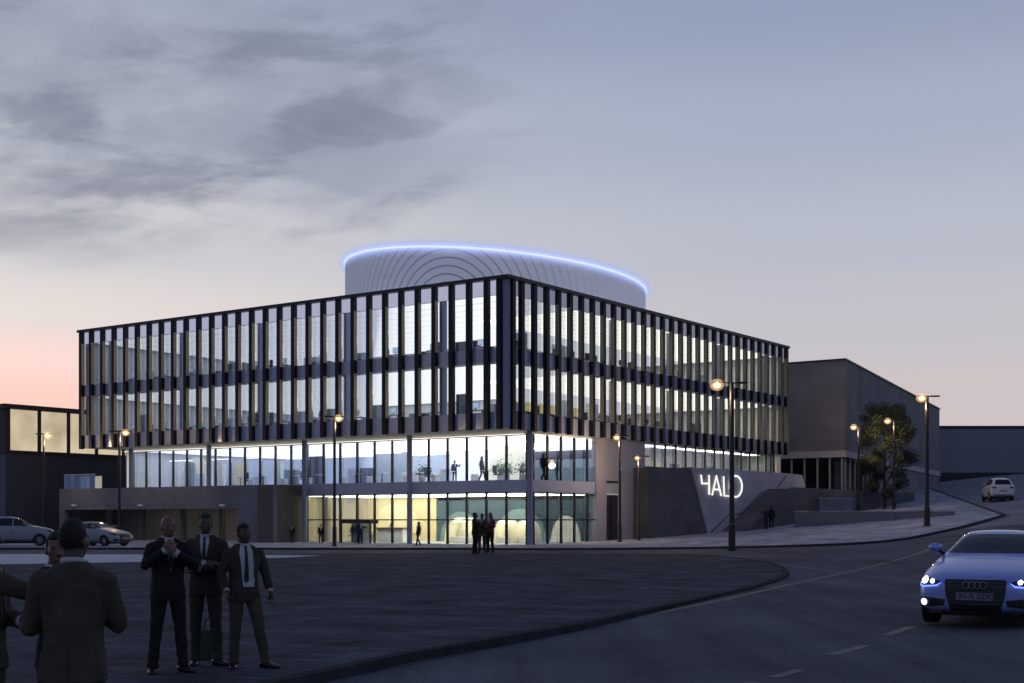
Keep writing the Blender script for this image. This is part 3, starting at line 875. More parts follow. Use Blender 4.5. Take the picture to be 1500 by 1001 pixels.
for px in (1158, 1177, 1196, 1214, 1232, 1242, 1249, 1256, 1262, 1268, 1274, 1280, 1287):
    if px < 1237:
        t_ = (px-750)/F; s_ = (t_*P0.y-P0.x)/(dl.x-t_*dl.y); p = P0+dl*s_-ln_*.25
    else:
        t_ = (px-750)/F; s_ = (t_*P0.y-P0.x)/(fd.x-t_*fd.y); p = P0+fd*max(.2, s_)-fn*.25
    bm = BM(); box(bm, -.075, .075, -.075, .075, zt0-3.5, zs0-.62); o = obj('pillar', bm, MT['post'], st, loc=(p.x-P0.x, p.y-P0.y, 0), rz=BROT)
# far building
fb = empty('far_building', (64, 200, 0), 0, label='long flat roofed grey blue building far up the road', cat='building')
zf = ZP(624, 200)
bm = BM(); box(bm, -30, 120, 0, 30, 4, zf-.4); obj('wall', bm, MT['farwall'], fb)
bm = BM(); box(bm, -30.2, 120.2, -.15, 30.2, zf-.4, zf); obj('roof', bm, MT['steel'], fb)
bm = BM(); box(bm, -30, 120, -.12, -.003, 6.5, 8.6); obj('plinth', bm, MT['steel'], fb)

# ------------------------------------------------------------------ terrace, stair and low walls (street side)
FB = -3.4
te = empty('terrace_stair', (C0[0], C0[1], 0), BROT, label='dark stair flank and raised terrace wall right of the lit letters', cat='stair')
a0, z0 = on_b(1094, 777, FB); a1, z1 = on_b(1162, 714, FB)
a2 = 66
bm = BM(); pts = [(a0, z0-1.2), (a0, z0), (a1, z1), (a2, z1), (a2, z0-1.2)]
lo = [bm.verts.new((p[0], FB, p[1])) for p in pts]; hi = [bm.verts.new((p[0], FB+.3, p[1])) for p in pts]
bm.faces.new(lo); bm.faces.new(hi[::-1])
for i in range(5): bm.faces.new((lo[i], lo[(i+1) % 5], hi[(i+1) % 5], hi[i]))
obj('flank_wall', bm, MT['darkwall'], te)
bm = BM(); ns = 22
for i in range(ns):
    aa = a0+(a1-a0)*i/ns; box(bm, aa, aa+(a1-a0)/ns-.002, FB+.32, QB-.12, z0-1, z0+(z1-z0)*(i+1)/ns-.35)
obj('step', bm, MT['concrete'], te)
bm = BM(); box(bm, a1+.02, a2, FB+.31, 8.0, 0, z1-.1); obj('terrace', bm, MT['concrete'], te)

def lowwall(pts, z, th, label, m='concrete'):
    c = Vector(pts[0]); o = empty('low_wall', (c.x, c.y, 0), 0, label=label, cat='wall')
    d = (Vector(pts[1])-c); n = Vector((-d.y, d.x)).normalized()*th
    bm = BM(); prism(bm, [(0, 0), tuple(d), tuple(d+n), tuple(n)], min(H(*pts[0]), H(*pts[1]))-.5, z); obj('wall_body', bm, MT[m], o)
    e_ = d.normalized()*.04; nn = n.normalized()*.04
    bm = BM(); prism(bm, [tuple(-e_-nn), tuple(d+e_-nn), tuple(d+e_+n+nn), tuple(-e_+n+nn)], z+.002, z+.09); obj('coping', bm, MT['pave'], o)
    return o
lowwall([GP(1163, 103), GP(1397, 97)], ZP(750, 100), .45, 'long low grey wall along the pavement behind the tallest right lamp')
lowwall([GP(1200, 113), GP(1250, 114)], ZP(731, 113), .4, 'short raised grey wall on the terrace slope behind the long low wall')
# ------------------------------------------------------------------ street lamps
MT['globe_in'] = bloom('frosted inner globe', (1.0, .58, .26), 1.3, .74)  # added glowing shell, imitates bloom around the street lamps
def lamp(px, D, py_head, label, r=.1, lit=-1, arm=(.75, .5), dbl=True, big=.2):
    x, y = GP(px, D); z = H(x, y); zh = ZP(py_head, D)-z
    o = empty('street_lamp', (x, y, z), 0, label=label, cat='street lamp', group='lit street lamps round the building')
    bm = BM(); tube(bm, [(0, 0, -.1), (0, 0, .02), (0, 0, 1.2), (0, 0, 1.25), (0, 0, zh+.12)], [r*1.35, r*1.35, r*1.35, r, r*.8], 14); obj('pole', bm, MT['lamp_metal'], o, smooth=True, angle=.5)
    bm = BM(); tube(bm, [(0, 0, -.05), (0, 0, .04)], r*2.1, 14); obj('base_plate', bm, MT['lamp_metal'], o, smooth=True, angle=.5)
    bm = BM()
    tube(bm, [(-arm[0]*1.0 if (lit < 0 or dbl) else 0, 0, zh+.1), (arm[1]*1.0 if (lit > 0 or dbl) else 0, 0, zh+.1)], .035, 8); obj('arm', bm, MT['lamp_metal'], o)
    for s in (-1, 1):
        if s != lit and not dbl: continue
        c = -arm[0] if s < 0 else arm[1]
        bm = BM(); bbox(bm, c-.3, c+.3, -.13, .13, zh+.06, zh+.15, .03); lu = obj('luminaire', bm, MT['lamp_metal'], o)
        if s == lit:
            bm = BM(); ell(bm, (c, 0, zh+.0), (big*.72, big*.65, big*.62), seg=16); obj('lens', bm, MT['lamp_on'], lu, smooth=True)
            big *= .72
            for q, gm in ((1.75, MT['globe_in']),):  # bloom shell added around the lit lens
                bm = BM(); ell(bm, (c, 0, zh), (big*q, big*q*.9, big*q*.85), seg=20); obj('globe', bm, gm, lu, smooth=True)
            pl_ = bpy.data.lights.new('lamp_light', 'POINT'); pl_.energy = 270; pl_.color = (1, .66, .36); pl_.shadow_soft_size = .2
            po = bpy.data.objects.new('lamp_light', pl_); po.location = (c, 0, zh-big*2.2-.1); link(po, lu)
    return o
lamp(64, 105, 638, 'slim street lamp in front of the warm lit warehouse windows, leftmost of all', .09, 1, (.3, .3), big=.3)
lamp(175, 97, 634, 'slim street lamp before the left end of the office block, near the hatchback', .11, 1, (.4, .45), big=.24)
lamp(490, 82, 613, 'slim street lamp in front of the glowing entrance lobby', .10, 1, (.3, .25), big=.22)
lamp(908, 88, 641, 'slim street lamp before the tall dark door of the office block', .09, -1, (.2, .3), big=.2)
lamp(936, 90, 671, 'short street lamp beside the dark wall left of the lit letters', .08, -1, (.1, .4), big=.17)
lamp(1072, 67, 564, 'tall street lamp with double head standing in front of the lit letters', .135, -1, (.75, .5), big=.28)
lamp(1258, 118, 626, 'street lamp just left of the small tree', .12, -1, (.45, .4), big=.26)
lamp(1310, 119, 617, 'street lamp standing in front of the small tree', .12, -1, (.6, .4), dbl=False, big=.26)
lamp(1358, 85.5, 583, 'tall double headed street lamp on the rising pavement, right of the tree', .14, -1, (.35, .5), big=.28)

# ------------------------------------------------------------------ tree
def tree(px, D, zbot, ztop, rx, label):
    x, y = GP(px, D); zg = H(x, y)
    o = empty('tree', (x, y, zg), 0, label=label, cat='tree')
    zb, zt = ZP(zbot, D)-zg, ZP(ztop, D)-zg
    bm = BM(); rnd = random.Random(3)
    tube(bm, [(0, 0, -.2), (.03, 0, zb*.6), (-.03, .05, zb), (.05, 0, zb+(zt-zb)*.45), (0, .05, zt*.93)], [.17, .13, .12, .08, .02], 8)
    tips = []
    for i in range(26):
        t = rnd.random(); z = zb+(zt-zb)*(.02+.75*t); a = rnd.random()*2*PI
        w = rx*math.sin(PI*min(.97, .2+.75*t))*rnd.uniform(.55, 1)
        p = Vector((math.cos(a)*w, math.sin(a)*w, z+rnd.uniform(.5, 1.3)))
        tube(bm, [(0, 0, z-.3), tuple(Vector((0, 0, z)).lerp(p, .5)+Vector((0, 0, .1))), tuple(p)], [.05, .03, .012], 5); tips.append(p)
    obj('trunk', bm, MT['bark'], o, smooth=True)
    bm = BM()
    cl = [(p, rnd.uniform(.5, .95)) for p in tips]
    for i in range(46):
        t = rnd.random(); a = rnd.random()*2*PI
        w = rx*(math.sin(PI*(.12+.8*t))**.8)*math.sqrt(rnd.random())*1.02
        cl.append((Vector((math.cos(a)*w, math.sin(a)*w, zb-.5+(zt-zb+.4)*t)), rnd.uniform(.4, .85)))
    for c, r in cl:
        for k in range(int(400*r)):
            d = Vector((rnd.gauss(0, 1), rnd.gauss(0, 1), rnd.gauss(0, .8))); d = d.normalized()*r*rnd.random()**.5
            p = c+d; s = rnd.uniform(.07, .15)
            u = Vector((rnd.gauss(0, 1), rnd.gauss(0, 1), rnd.gauss(0, 1))).normalized(); w_ = u.orthogonal().normalized()
            bm.faces.new([bm.verts.new(q) for q in (p-u*s, p+w_*s*.5, p+u*s, p-w_*s*.5)])
    obj('crown', bm, MT['leaf'], o)
    return o
tree(1296, 122.5, 716, 588, 2.9, 'small dark leafy street tree in front of the stone hall')

# ------------------------------------------------------------------ cars
SEDAN = [(-2.30, .62, .30, .56, .50, .62), (-2.24, .80, .24, .62, .66, .69), (-2.08, .885, .20, .66, .73, .765), (-1.75, .915, .19, .74, .77, .84), (-1.35, .925, .19, .81, .78, .915),
         (-1.0, .925, .19, .86, .76, .96), (-.80, .925, .19, .90, .745, 1.0), (-.45, .925, .19, .92, .67, 1.16), (-.02, .925, .19, .93, .585, 1.325), (.35, .925, .19, .94, .57, 1.375), (.9, .925, .19, .95, .56, 1.35),
         (1.35, .92, .20, .96, .58, 1.22), (1.75, .905, .22, .96, .64, 1.07), (2.1, .87, .26, .93, .66, 1.0), (2.27, .78, .32, .88, .6, .93)]
SUV = [(-2.30, .64, .36, .66, .52, .74), (-2.24, .82, .30, .74, .68, .84), (-2.05, .90, .26, .80, .76, .95), (-1.6, .93, .25, .90, .80, 1.03), (-1.1, .94, .25, .98, .78, 1.10),
       (-.9, .94, .25, 1.0, .77, 1.14), (-.5, .94, .25, 1.02, .70, 1.38), (-.15, .94, .25, 1.03, .65, 1.56), (.3, .94, .25, 1.04, .64, 1.63), (1.0, .94, .25, 1.05, .63, 1.63),
       (1.7, .93, .27, 1.06, .62, 1.58), (2.02, .92, .30, 1.05, .64, 1.42), (2.2, .90, .34, 1.02, .70, 1.14), (2.27, .82, .42, .94, .62, 1.02)]
HATCH = [(y, w, zb, b, wt, zt) for (y, w, zb, b, wt, zt) in SEDAN[:11]]+[(1.4, .92, .2, .96, .56, 1.29), (1.75, .91, .22, .97, .60, 1.17), (2.0, .89, .26, .96, .68, 1.03), (2.12, .8, .33, .88, .62, .93)]

def body_mesh(st, zs, wheels, wr):
    bm = BM(); R = []
    for (y, w, zb, zbt, wt, zt) in st:
        h = [(0, zb), (w*.70, zb), (w*.95, zb+.05), (w, zb+(zbt-zb)*.5), (w*.985, zbt-.07), (w*.955, zbt), (wt, zt-.05), (wt*.86, zt-.008), (wt*.45, zt+.012), (0, zt+.018)]
        full = h+[(-x, z) for x, z in h[-2:0:-1]]
        R.append([bm.verts.new((x, y, z*zs)) for x, z in full])
    n = len(R[0])
    for a, b in zip(R, R[1:]):
        for k in range(n): bm.faces.new((a[k], a[(k+1) % n], b[(k+1) % n], b[k]))
    for r in (R[0], R[-1]):
        hn = len(h)  # grid style cap
        Rt = r[:hn]; Lf = [r[0]]+[r[n-k] for k in range(1, hn-1)]+[r[hn-1]]
        for k in range(hn-1):
            vs = []
            for v in (Rt[k], Rt[k+1], Lf[k+1], Lf[k]):
                if v not in vs: vs.append(v)
            if len(vs) >= 3: bm.faces.new(vs)
    me = bake(bm, [('SUBSURF', dict(levels=2, render_levels=2))])
    bm = BM(); bm.from_mesh(me); bpy.data.meshes.remove(me)
    # cut the wheel wells
    cb = BM()
    for y in wheels:
        for s in (-1, 1): tube(cb, [(s*.55, y, wr), (s*1.3, y, wr)], wr+.055, 28)
    bmesh.ops.recalc_face_normals(cb, faces=cb.faces[:])
    cme = bpy.data.meshes.new('cut'); cb.to_mesh(cme); cb.free(); co = bpy.data.objects.new('cut', cme); COL.objects.link(co)
    out = bake(bm, [('BOOLEAN', dict(operation='DIFFERENCE', object=co, solver='EXACT'))])
    bpy.data.objects.remove(co); bpy.data.meshes.remove(cme)
    return out

def mirror(p): return [(-x, z) for x, z in p[::-1]]
def disc(cx, cz, r, n=14, sx=1.0): return [(cx+r*sx*math.cos(2*PI*k/n), cz+r*math.sin(2*PI*k/n)) for k in range(n)]

MT['tyre'] = mat('tyre rubber', (.012, .012, .013), .9, var=.1)
MT['rim'] = mat('alloy rim', (.30, .31, .33), .35, .7, var=.05)
MT['carglass'] = mat('car glass', (.008, .009, .013), .06, 0, var=0, spec=.45)
MT['trim'] = mat('black plastic trim', (.012, .012, .015), .5, var=.05)
MT['chrome'] = mat('chrome', (.22, .22, .24), .25, .9, var=0)
MT['headglass'] = mat('headlight glass', (.02, .025, .05), .12, 0, var=0, spec=.5)
MT['lamp_white'] = emat('headlight bulb', (.86, .90, 1.0), 6.0)
MT['drl'] = emat('blue running light', (.13, .22, 1.0), 2.4)
MT['plate'] = mat('number plate', (.18, .18, .22), .5, var=.08)
MT['platetext'] = mat('plate letters', (.02, .02, .03), .6, var=0)
MT['slat'] = mat('grille slat', (.05, .05, .055), .4, .3, var=.05)
MT['tail'] = mat('tail light', (.12, .02, .03), .2, var=.1)
MT['plate_y'] = mat('yellow plate', (.32, .30, .12), .5, var=.08)

def wheel(o, x, y, r, s):
    bm = BM(); w = .11
    pr = [(-w, r*.66), (-w, r*.93), (-w*.8, r*.995), (w*.8, r*.995), (w, r*.93), (w, r*.66)]
    seg = 32; rows = []
    for k in range(seg):
        t = 2*PI*k/seg; rows.append([bm.verts.new((px, q*math.cos(t), q*math.sin(t))) for px, q in pr])
    for k in range(seg):
        for j in range(5): bm.faces.new((rows[k][j], rows[k][j+1], rows[(k+1) % seg][j+1], rows[(k+1) % seg][j]))
    ty = obj('wheel', bm, MT['tyre'], o, smooth=True, angle=.7, loc=(x, y, r))
    bm = BM(); e = w*.8*s
    tube(bm, [(e-.02*s, 0, 0), (e, 0, 0)], r*.16, 14)
    for k in range(10):
        t = 2*PI*k/10+.3; d = Vector((0, math.cos(t), math.sin(t)))
        tube(bm, [Vector((e-.01*s, 0, 0))+d*r*.1, Vector((e-.02*s, 0, 0))+d*r*.64], [.026, .02], 6)
    rr = []
    for k in range(seg):
        t = 2*PI*k/seg; rr.append([bm.verts.new((px, q*math.cos(t), q*math.sin(t))) for px, q in ((e-.03*s, r*.60), (e, r*.63), (e, r*.68), (e-.03*s, r*.68))])
    for k in range(seg):
        for j in range(3): bm.faces.new((rr[k][j], rr[k][j+1], rr[(k+1) % seg][j+1], rr[(k+1) % seg][j]))
    obj('rim', bm, MT['rim'], ty)
    bm = BM(); tube(bm, [(-.05*s, 0, 0), (-.04*s, 0, 0)], r*.66, 20); obj('brake', bm, MT['trim'], ty)

def car(name, label, loc, rz, st, zs, paint, wr=.335, front=True, lights=False, suv=False, group=None):
    L0, L1 = st[0][0], st[-1][0]
    wy = (L0+.88, L1-.92)
    o = empty(name, loc, rz, label=label, cat='car', group=group)
    me = body_mesh(st, zs, wy, wr)
    me.name = 'body'; me.materials.clear(); me.materials.append(paint)
    for p in me.polygons: p.use_smooth = True
    try: me.set_sharp_from_angle(angle=.7)
    except Exception: pass
    bo = meshobj('body', me, o)
    bv = bvh_of(me)
    FR = lambda x, z: (x, -6, z); FD = (0, 1, 0)
    RR = lambda x, z: (x, 6, z); RD = (0, -1, 0)
    for y in wy:
        for s in (-1, 1): wheel(o, s*.80, y, wr, s)
    bm = BM()
    box(bm, -.6, .6, wy[0]-.33, wy[1]+.33, .15, .45)
    obj('underbody', bm, MT['trim'], o)
    # find the glass zone on the loft
    wb = [s for s in st if s[5] > s[3]+.085 and s[0] < 0][0]; wtp = [s for s in st if s[0] >= -.2][0]
    zb_, zt_ = wb[5]*zs, wtp[5]*zs
    wins = [(-wb[4]*.99, zb_+.055), (wb[4]*.99, zb_+.055), (wtp[4]*.93, zt_-.015), (-wtp[4]*.93, zt_-.015)]
    if suv: wins = [(-.74, 1.19*zs), (.74, 1.19*zs), (.60, 1.55*zs), (-.60, 1.55*zs)]
    else: wins = [(-.735, 1.045*zs), (.735, 1.045*zs), (.545, 1.325*zs), (-.545, 1.325*zs)]
    patch('windscreen', bv, wins, FR, FD, MT['carglass'], o, .012, .008, .045)
    rb, rt = (1.16, 1.50) if suv else ((1.02, 1.27) if st is HATCH else (1.09, 1.31))
    patch('rear_window', bv, [(-.62, rb*zs), (.62, rb*zs), (.5, rt*zs), (-.5, rt*zs)], RR, RD, MT['carglass'], o, .004, .006, .08)
    for s in (-1, 1):
        SD = (-s, 0, 0); SM = lambda y, z: (s*3, y, z)
        if suv: ws = [[(-.62, 1.12), (.12, 1.12), (.12, 1.52), (-.22, 1.50)], [(.2, 1.12), (1.0, 1.13), (.98, 1.52), (.2, 1.53)], [(1.08, 1.14), (1.78, 1.18), (1.62, 1.46), (1.08, 1.51)]]
        else: ws = [[(-.60, .985), (.22, 1.0), (.22, 1.285), (-.02, 1.26)], [(.30, 1.0), (1.12, 1.03), (.98, 1.22), (.30, 1.285)]]
        for q in ws: patch('side_window', bv, [(y, z*zs) for y, z in q], SM, SD, MT['carglass'], o, .004, .006, .1)
        bm = BM()
        zm = (1.12 if suv else 1.0)*zs
        ell(bm, (s*.915, -.50, zm+.12), (.115, .075, .07)); mo = obj('mirror', bm, paint, o, smooth=True)
        bm = BM(); tube(bm, [(s*.78, -.44, zm+.0), (s*.88, -.48, zm+.09)], .03, 8); obj('mirror_arm', bm, MT['trim'], mo)
        bm = BM(); tube(bm, [(s*.945, .12, .80*zs), (s*.955, .32, .81*zs)], .016, 6); obj('door_handle', bm, MT['chrome'], o)
        patch('door_gap', bv, [(.255, .36*zs), (.268, .36*zs), (.268, .92*zs), (.255, .92*zs)], SM, SD, MT['trim'], o, .001, .002, .2)
        patch('sill_trim', bv, [(wy[0]+.45, .23*zs), (wy[1]-.45, .23*zs), (wy[1]-.45, .31*zs), (wy[0]+.45, .31*zs)], SM, SD, MT['trim'], o, .003, .006, .2)
        # lights
        k = 1.17 if suv else 1.0
        hp = [(.50, .655*k*zs), (.58, .615*k*zs), (.80, .60*k*zs), (.865, .64*k*zs), (.86, .735*k*zs), (.74, .715*k*zs)]
        fp = [(.44, .40*k*zs), (.46, .31*k*zs), (.78, .285*k*zs), (.845, .33*k*zs), (.84, .42*k*zs), (.74, .43*k*zs)]
        tp = [(.50, .84*k*zs), (.50, .75*k*zs), (.80, .74*k*zs), (.84, .80*k*zs), (.82, .86*k*zs)]
        if s < 0: hp, fp, tp = mirror(hp), mirror(fp), mirror(tp)
        hl = patch('headlight', bv, hp, FR, FD, MT['headglass'], o, .004, .008, .04)
        fg = patch('fog_light', bv, fp, FR, FD, MT['trim'], o, .003, .006, .05)
        patch('tail_light', bv, tp, RR, RD, MT['tail'], o, .004, .008, .05)
        if lights:
            patch('bulb', bv, disc(s*.775, .672*zs, .052), FR, FD, MT['lamp_white'], hl, .016, .012, .03)
            patch('bulb', bv, disc(s*.645, .66*zs, .034), FR, FD, MT['lamp_white'], hl, .016, .012, .03)
            rl = [(.50, .648*zs), (.58, .606*zs), (.80, .592*zs), (.87, .63*zs), (.88, .60*zs), (.80, .570*zs), (.57, .588*zs)]
            patch('running_light', bv, rl if s > 0 else mirror(rl), FR, FD, MT['drl'], hl, .006, .006, .03)
            ul = 0 and [(.60, .70*zs), (.74, .732*zs), (.865, .755*zs), (.865, .742*zs), (.74, .718*zs), (.61, .688*zs)]
            ul and patch('running_light', bv, ul if s > 0 else mirror(ul), FR, FD, MT['drl'], hl, .006, .006, .03)
            patch('bulb', bv, disc(s*.775, .355*zs, .05), FR, FD, MT['lamp_white'], fg, .012, .012, .03)
    k = 1.17 if suv else 1.0
    gp = [(-.455, .665*k*zs), (-.43, .69*k*zs), (.43, .69*k*zs), (.455, .665*k*zs), (.43, .45*k*zs), (.36, .235*k*zs), (-.36, .235*k*zs), (-.43, .45*k*zs)]
    gr = patch('grille', bv, gp, FR, FD, MT['trim'], o, .004, .01, .06)
    for i, z in enumerate((.645, .585, .525, .465, .405, .345, .285)):
        hw_ = .42 if z > .45 else .42-(.45-z)*.3
        patch('grille_bar', bv, [(-hw_, (z-.007)*k*zs), (hw_, (z-.007)*k*zs), (hw_, (z+.007)*k*zs), (-hw_, (z+.007)*k*zs)], FR, FD, MT['slat'], gr, .014, .008, .1)
    patch('bumper_lip', bv, [(-.80, .225*k*zs), (.80, .225*k*zs), (.74, .195*k*zs), (-.74, .195*k*zs)], FR, FD, MT['trim'], o, .006, .01, .1)
    if front:
        h = bv.ray_cast(Vector((0, -6, .44*zs*k)), Vector((0, 1, 0)))[0]; yf = h.y-.03
        bm = BM(); bbox(bm, -.275, .275, yf-.012, yf+.02, .395*zs*k, .505*zs*k, .006); pt = obj('number_plate', bm, MT['plate'], gr)
        if lights:
            cu = bpy.data.curves.new('t', 'FONT'); cu.body = 'IN\u00b7A 5290'; cu.size = .125; cu.align_x = 'CENTER'; cu.align_y = 'CENTER'; cu.extrude = .002
            to = bpy.data.objects.new('t', cu); COL.objects.link(to); dg = bpy.context.evaluated_depsgraph_get(); dg.update()
            tm = bpy.data.meshes.new_from_object(to.evaluated_get(dg)); bpy.data.objects.remove(to); bpy.data.curves.remove(cu)
            tm.transform(Matrix.Rotation(PI/2, 4, 'X')); tm.materials.clear(); tm.materials.append(MT['platetext']); tm.name = 'plate_text'
            meshobj('plate_text', tm, pt, (0.01, yf-.014, .45*zs*k))
            bm = BM()
            for i in range(4):
                c = Vector(((i-1.5)*.082, yf-.015, .612*zs))
                tube(bm, [c+Vector((math.cos(t), 0, math.sin(t)))*.052 for t in [2*PI*q/20 for q in range(21)]], .0085, 6)
            obj('emblem', bm, MT['chrome'], gr, smooth=True)
    h = bv.ray_cast(Vector((0, 6, .6*zs*k)), Vector((0, -1, 0)))[0]; yr = h.y+.012
    bm = BM(); bbox(bm, -.26, .26, yr-.03, yr+.008, .55*zs*k, .66*zs*k, .006); obj('rear_plate', bm, MT['plate_y' if suv else 'plate'], o)
    patch('rear_bumper', bv, [(-.8, .28*k*zs), (.8, .28*k*zs), (.82, .40*k*zs), (-.82, .40*k*zs)], RR, RD, MT['trim'], o, .004, .01, .1)
    if suv:
        for s in (-1, 1):
            bm = BM(); tube(bm, [(s*.60, -.1, 1.60*zs), (s*.60, -.05, 1.68*zs), (s*.59, 1.35, 1.68*zs), (s*.59, 1.45, 1.60*zs)], .02, 6); obj('roof_rail', bm, MT['trim'], o)
    return o

paint_blue = mat('metallic blue paint', (.26, .33, .72), .34, .3, var=.03, coat=.6)
paint_white = mat('white car paint', (.44, .45, .50), .35, .1, var=.03, coat=.5)
paint_grey = mat('silver car paint', (.25, .26, .30), .4, .1, var=.03, coat=.3)
fx, fy = 7.06, 20.35
yaw = math.radians(-28.0)
# car local front is -y: put the origin 2.3 m behind the nose along the heading
hd = Vector((math.sin(-yaw), math.cos(-yaw)))
cx, cy = fx+hd.x*2.3, fy+hd.y*2.3
car('coupe_car', 'blue lit front car with glowing headlights driving towards the viewer', (cx, cy, HR(cx, cy)+.004), yaw, SEDAN, 1.075, paint_blue, .345, lights=True)
sx, sy = GP(1461, 115)
car('far_estate_car', 'white estate car seen from behind driving up the road past the far building', (sx, sy, HR(sx, sy)), math.radians(171), SUV, 1.12, mat('clean white car paint', (.62, .63, .66), .35, .1, var=.03, coat=.5), .38, suv=True).scale = (1.07,)*3
hx, hy = GP(143, 83.5)
car('hatchback', 'white parked hatchback with its nose towards the garage opening', (hx, hy, .0), math.radians(62), HATCH, 1.10, paint_grey, .33)
ux_, uy_ = GP(24, 84.0)
car('parked_estate_car', 'white parked estate car at the left edge, left of the hatchback', (ux_, uy_, .0), math.radians(107), SUV, 1.12, paint_grey, .36, suv=True)
# ------------------------------------------------------------------ people
MT['skin'] = mat('dark skin', (.085, .048, .032), .55, var=.12, scale=6)
MT['skin2'] = mat('brown skin', (.16, .085, .055), .55, var=.12, scale=6)
MT['hair'] = mat('black hair', (.008, .007, .007), .8, var=.3, scale=30, bump=.4, bscale=120)
MT['suit_black'] = mat('black suit cloth', (.020, .018, .017), .9, var=.25, scale=5, bump=.25, bscale=14, spec=.2)
MT['suit_grey'] = mat('charcoal suit cloth', (.052, .045, .038), .9, var=.25, scale=5, bump=.25, bscale=14, spec=.2)
MT['suit_brown'] = mat('brown grey suit cloth', (.072, .060, .044), .9, var=.25, scale=5, bump=.25, bscale=14, spec=.2)
MT['suit_navy'] = mat('navy suit cloth', (.02, .025, .05), .9, var=.25, scale=5, spec=.2)
MT['shirt'] = mat('white shirt cloth', (.46, .46, .48), .85, var=.06, scale=5, bump=.2, bscale=18)
MT['tie'] = mat('dark tie', (.012, .012, .018), .6, var=.2, scale=20)
MT['shoe'] = mat('black leather', (.01, .01, .011), .35, var=.1)
MT['eye'] = mat('eyes', (.07, .06, .055), .3, var=0)
MT['red_top'] = mat('wine red top', (.10, .02, .03), .8, var=.2)
MT['bag'] = mat('green bag cloth', (.035, .06, .04), .8, var=.3, scale=6)

V3 = Vector
def hand(bm, wr, d, nrm, side, curl=.5, s=1.0):
    """palm and five fingers; d along the hand, nrm out of the palm, side = +1 left / -1 right"""
    d = V3(d).normalized(); nrm = V3(nrm); nrm = (nrm-d*nrm.dot(d)).normalized(); t = d.cross(nrm)*side
    wr = V3(wr)
    for k in (-1, -.33, .33, 1):
        tube(bm, [wr+t*k*.016*s, wr+d*.045*s+t*k*.026*s, wr+d*.092*s+t*k*.031*s], [.015*s, .0155*s, .0135*s], 8)
    for k, ln in ((-1, .066), (-.33, .078), (.33, .083), (1, .074)):
        p = wr+d*.088*s+t*k*.031*s; a = 0; pts = [p]
        for q, f in enumerate((.45, .32, .23)):
            a += curl*(.55 if q == 0 else .75)
            p = p+(d*math.cos(a)+nrm*math.sin(a))*ln*f*s; pts.append(p)
        tube(bm, pts, [.0112*s, .0105*s, .0095*s, .0075*s], 7)
    p = wr+d*.03*s+t*.028*s
    tube(bm, [p, p+(t*.7+d*.6+nrm*.25)*.038*s, p+(t*.72+d*1.35+nrm*.5)*.05*s, p+(t*.55+d*1.9+nrm*.7)*.055*s], [.0145*s, .013*s, .0115*s, .008*s], 7)

DEF = dict(hipL=(.09, 0, .93), hipR=(-.09, 0, .93), kneeL=(.11, -.015, .5), kneeR=(-.11, -.015, .5), ankL=(.12, .02, .085), ankR=(-.12, .02, .085),
           shL=(.168, .01, 1.40), shR=(-.168, .01, 1.40), elL=(.25, .03, 1.14), elR=(-.25, .03, 1.14), wrL=(.255, -.05, .90), wrR=(-.255, -.05, .90), footL=-.15, footR=.15, head=0.0, nod=0.0, lean=0.0)

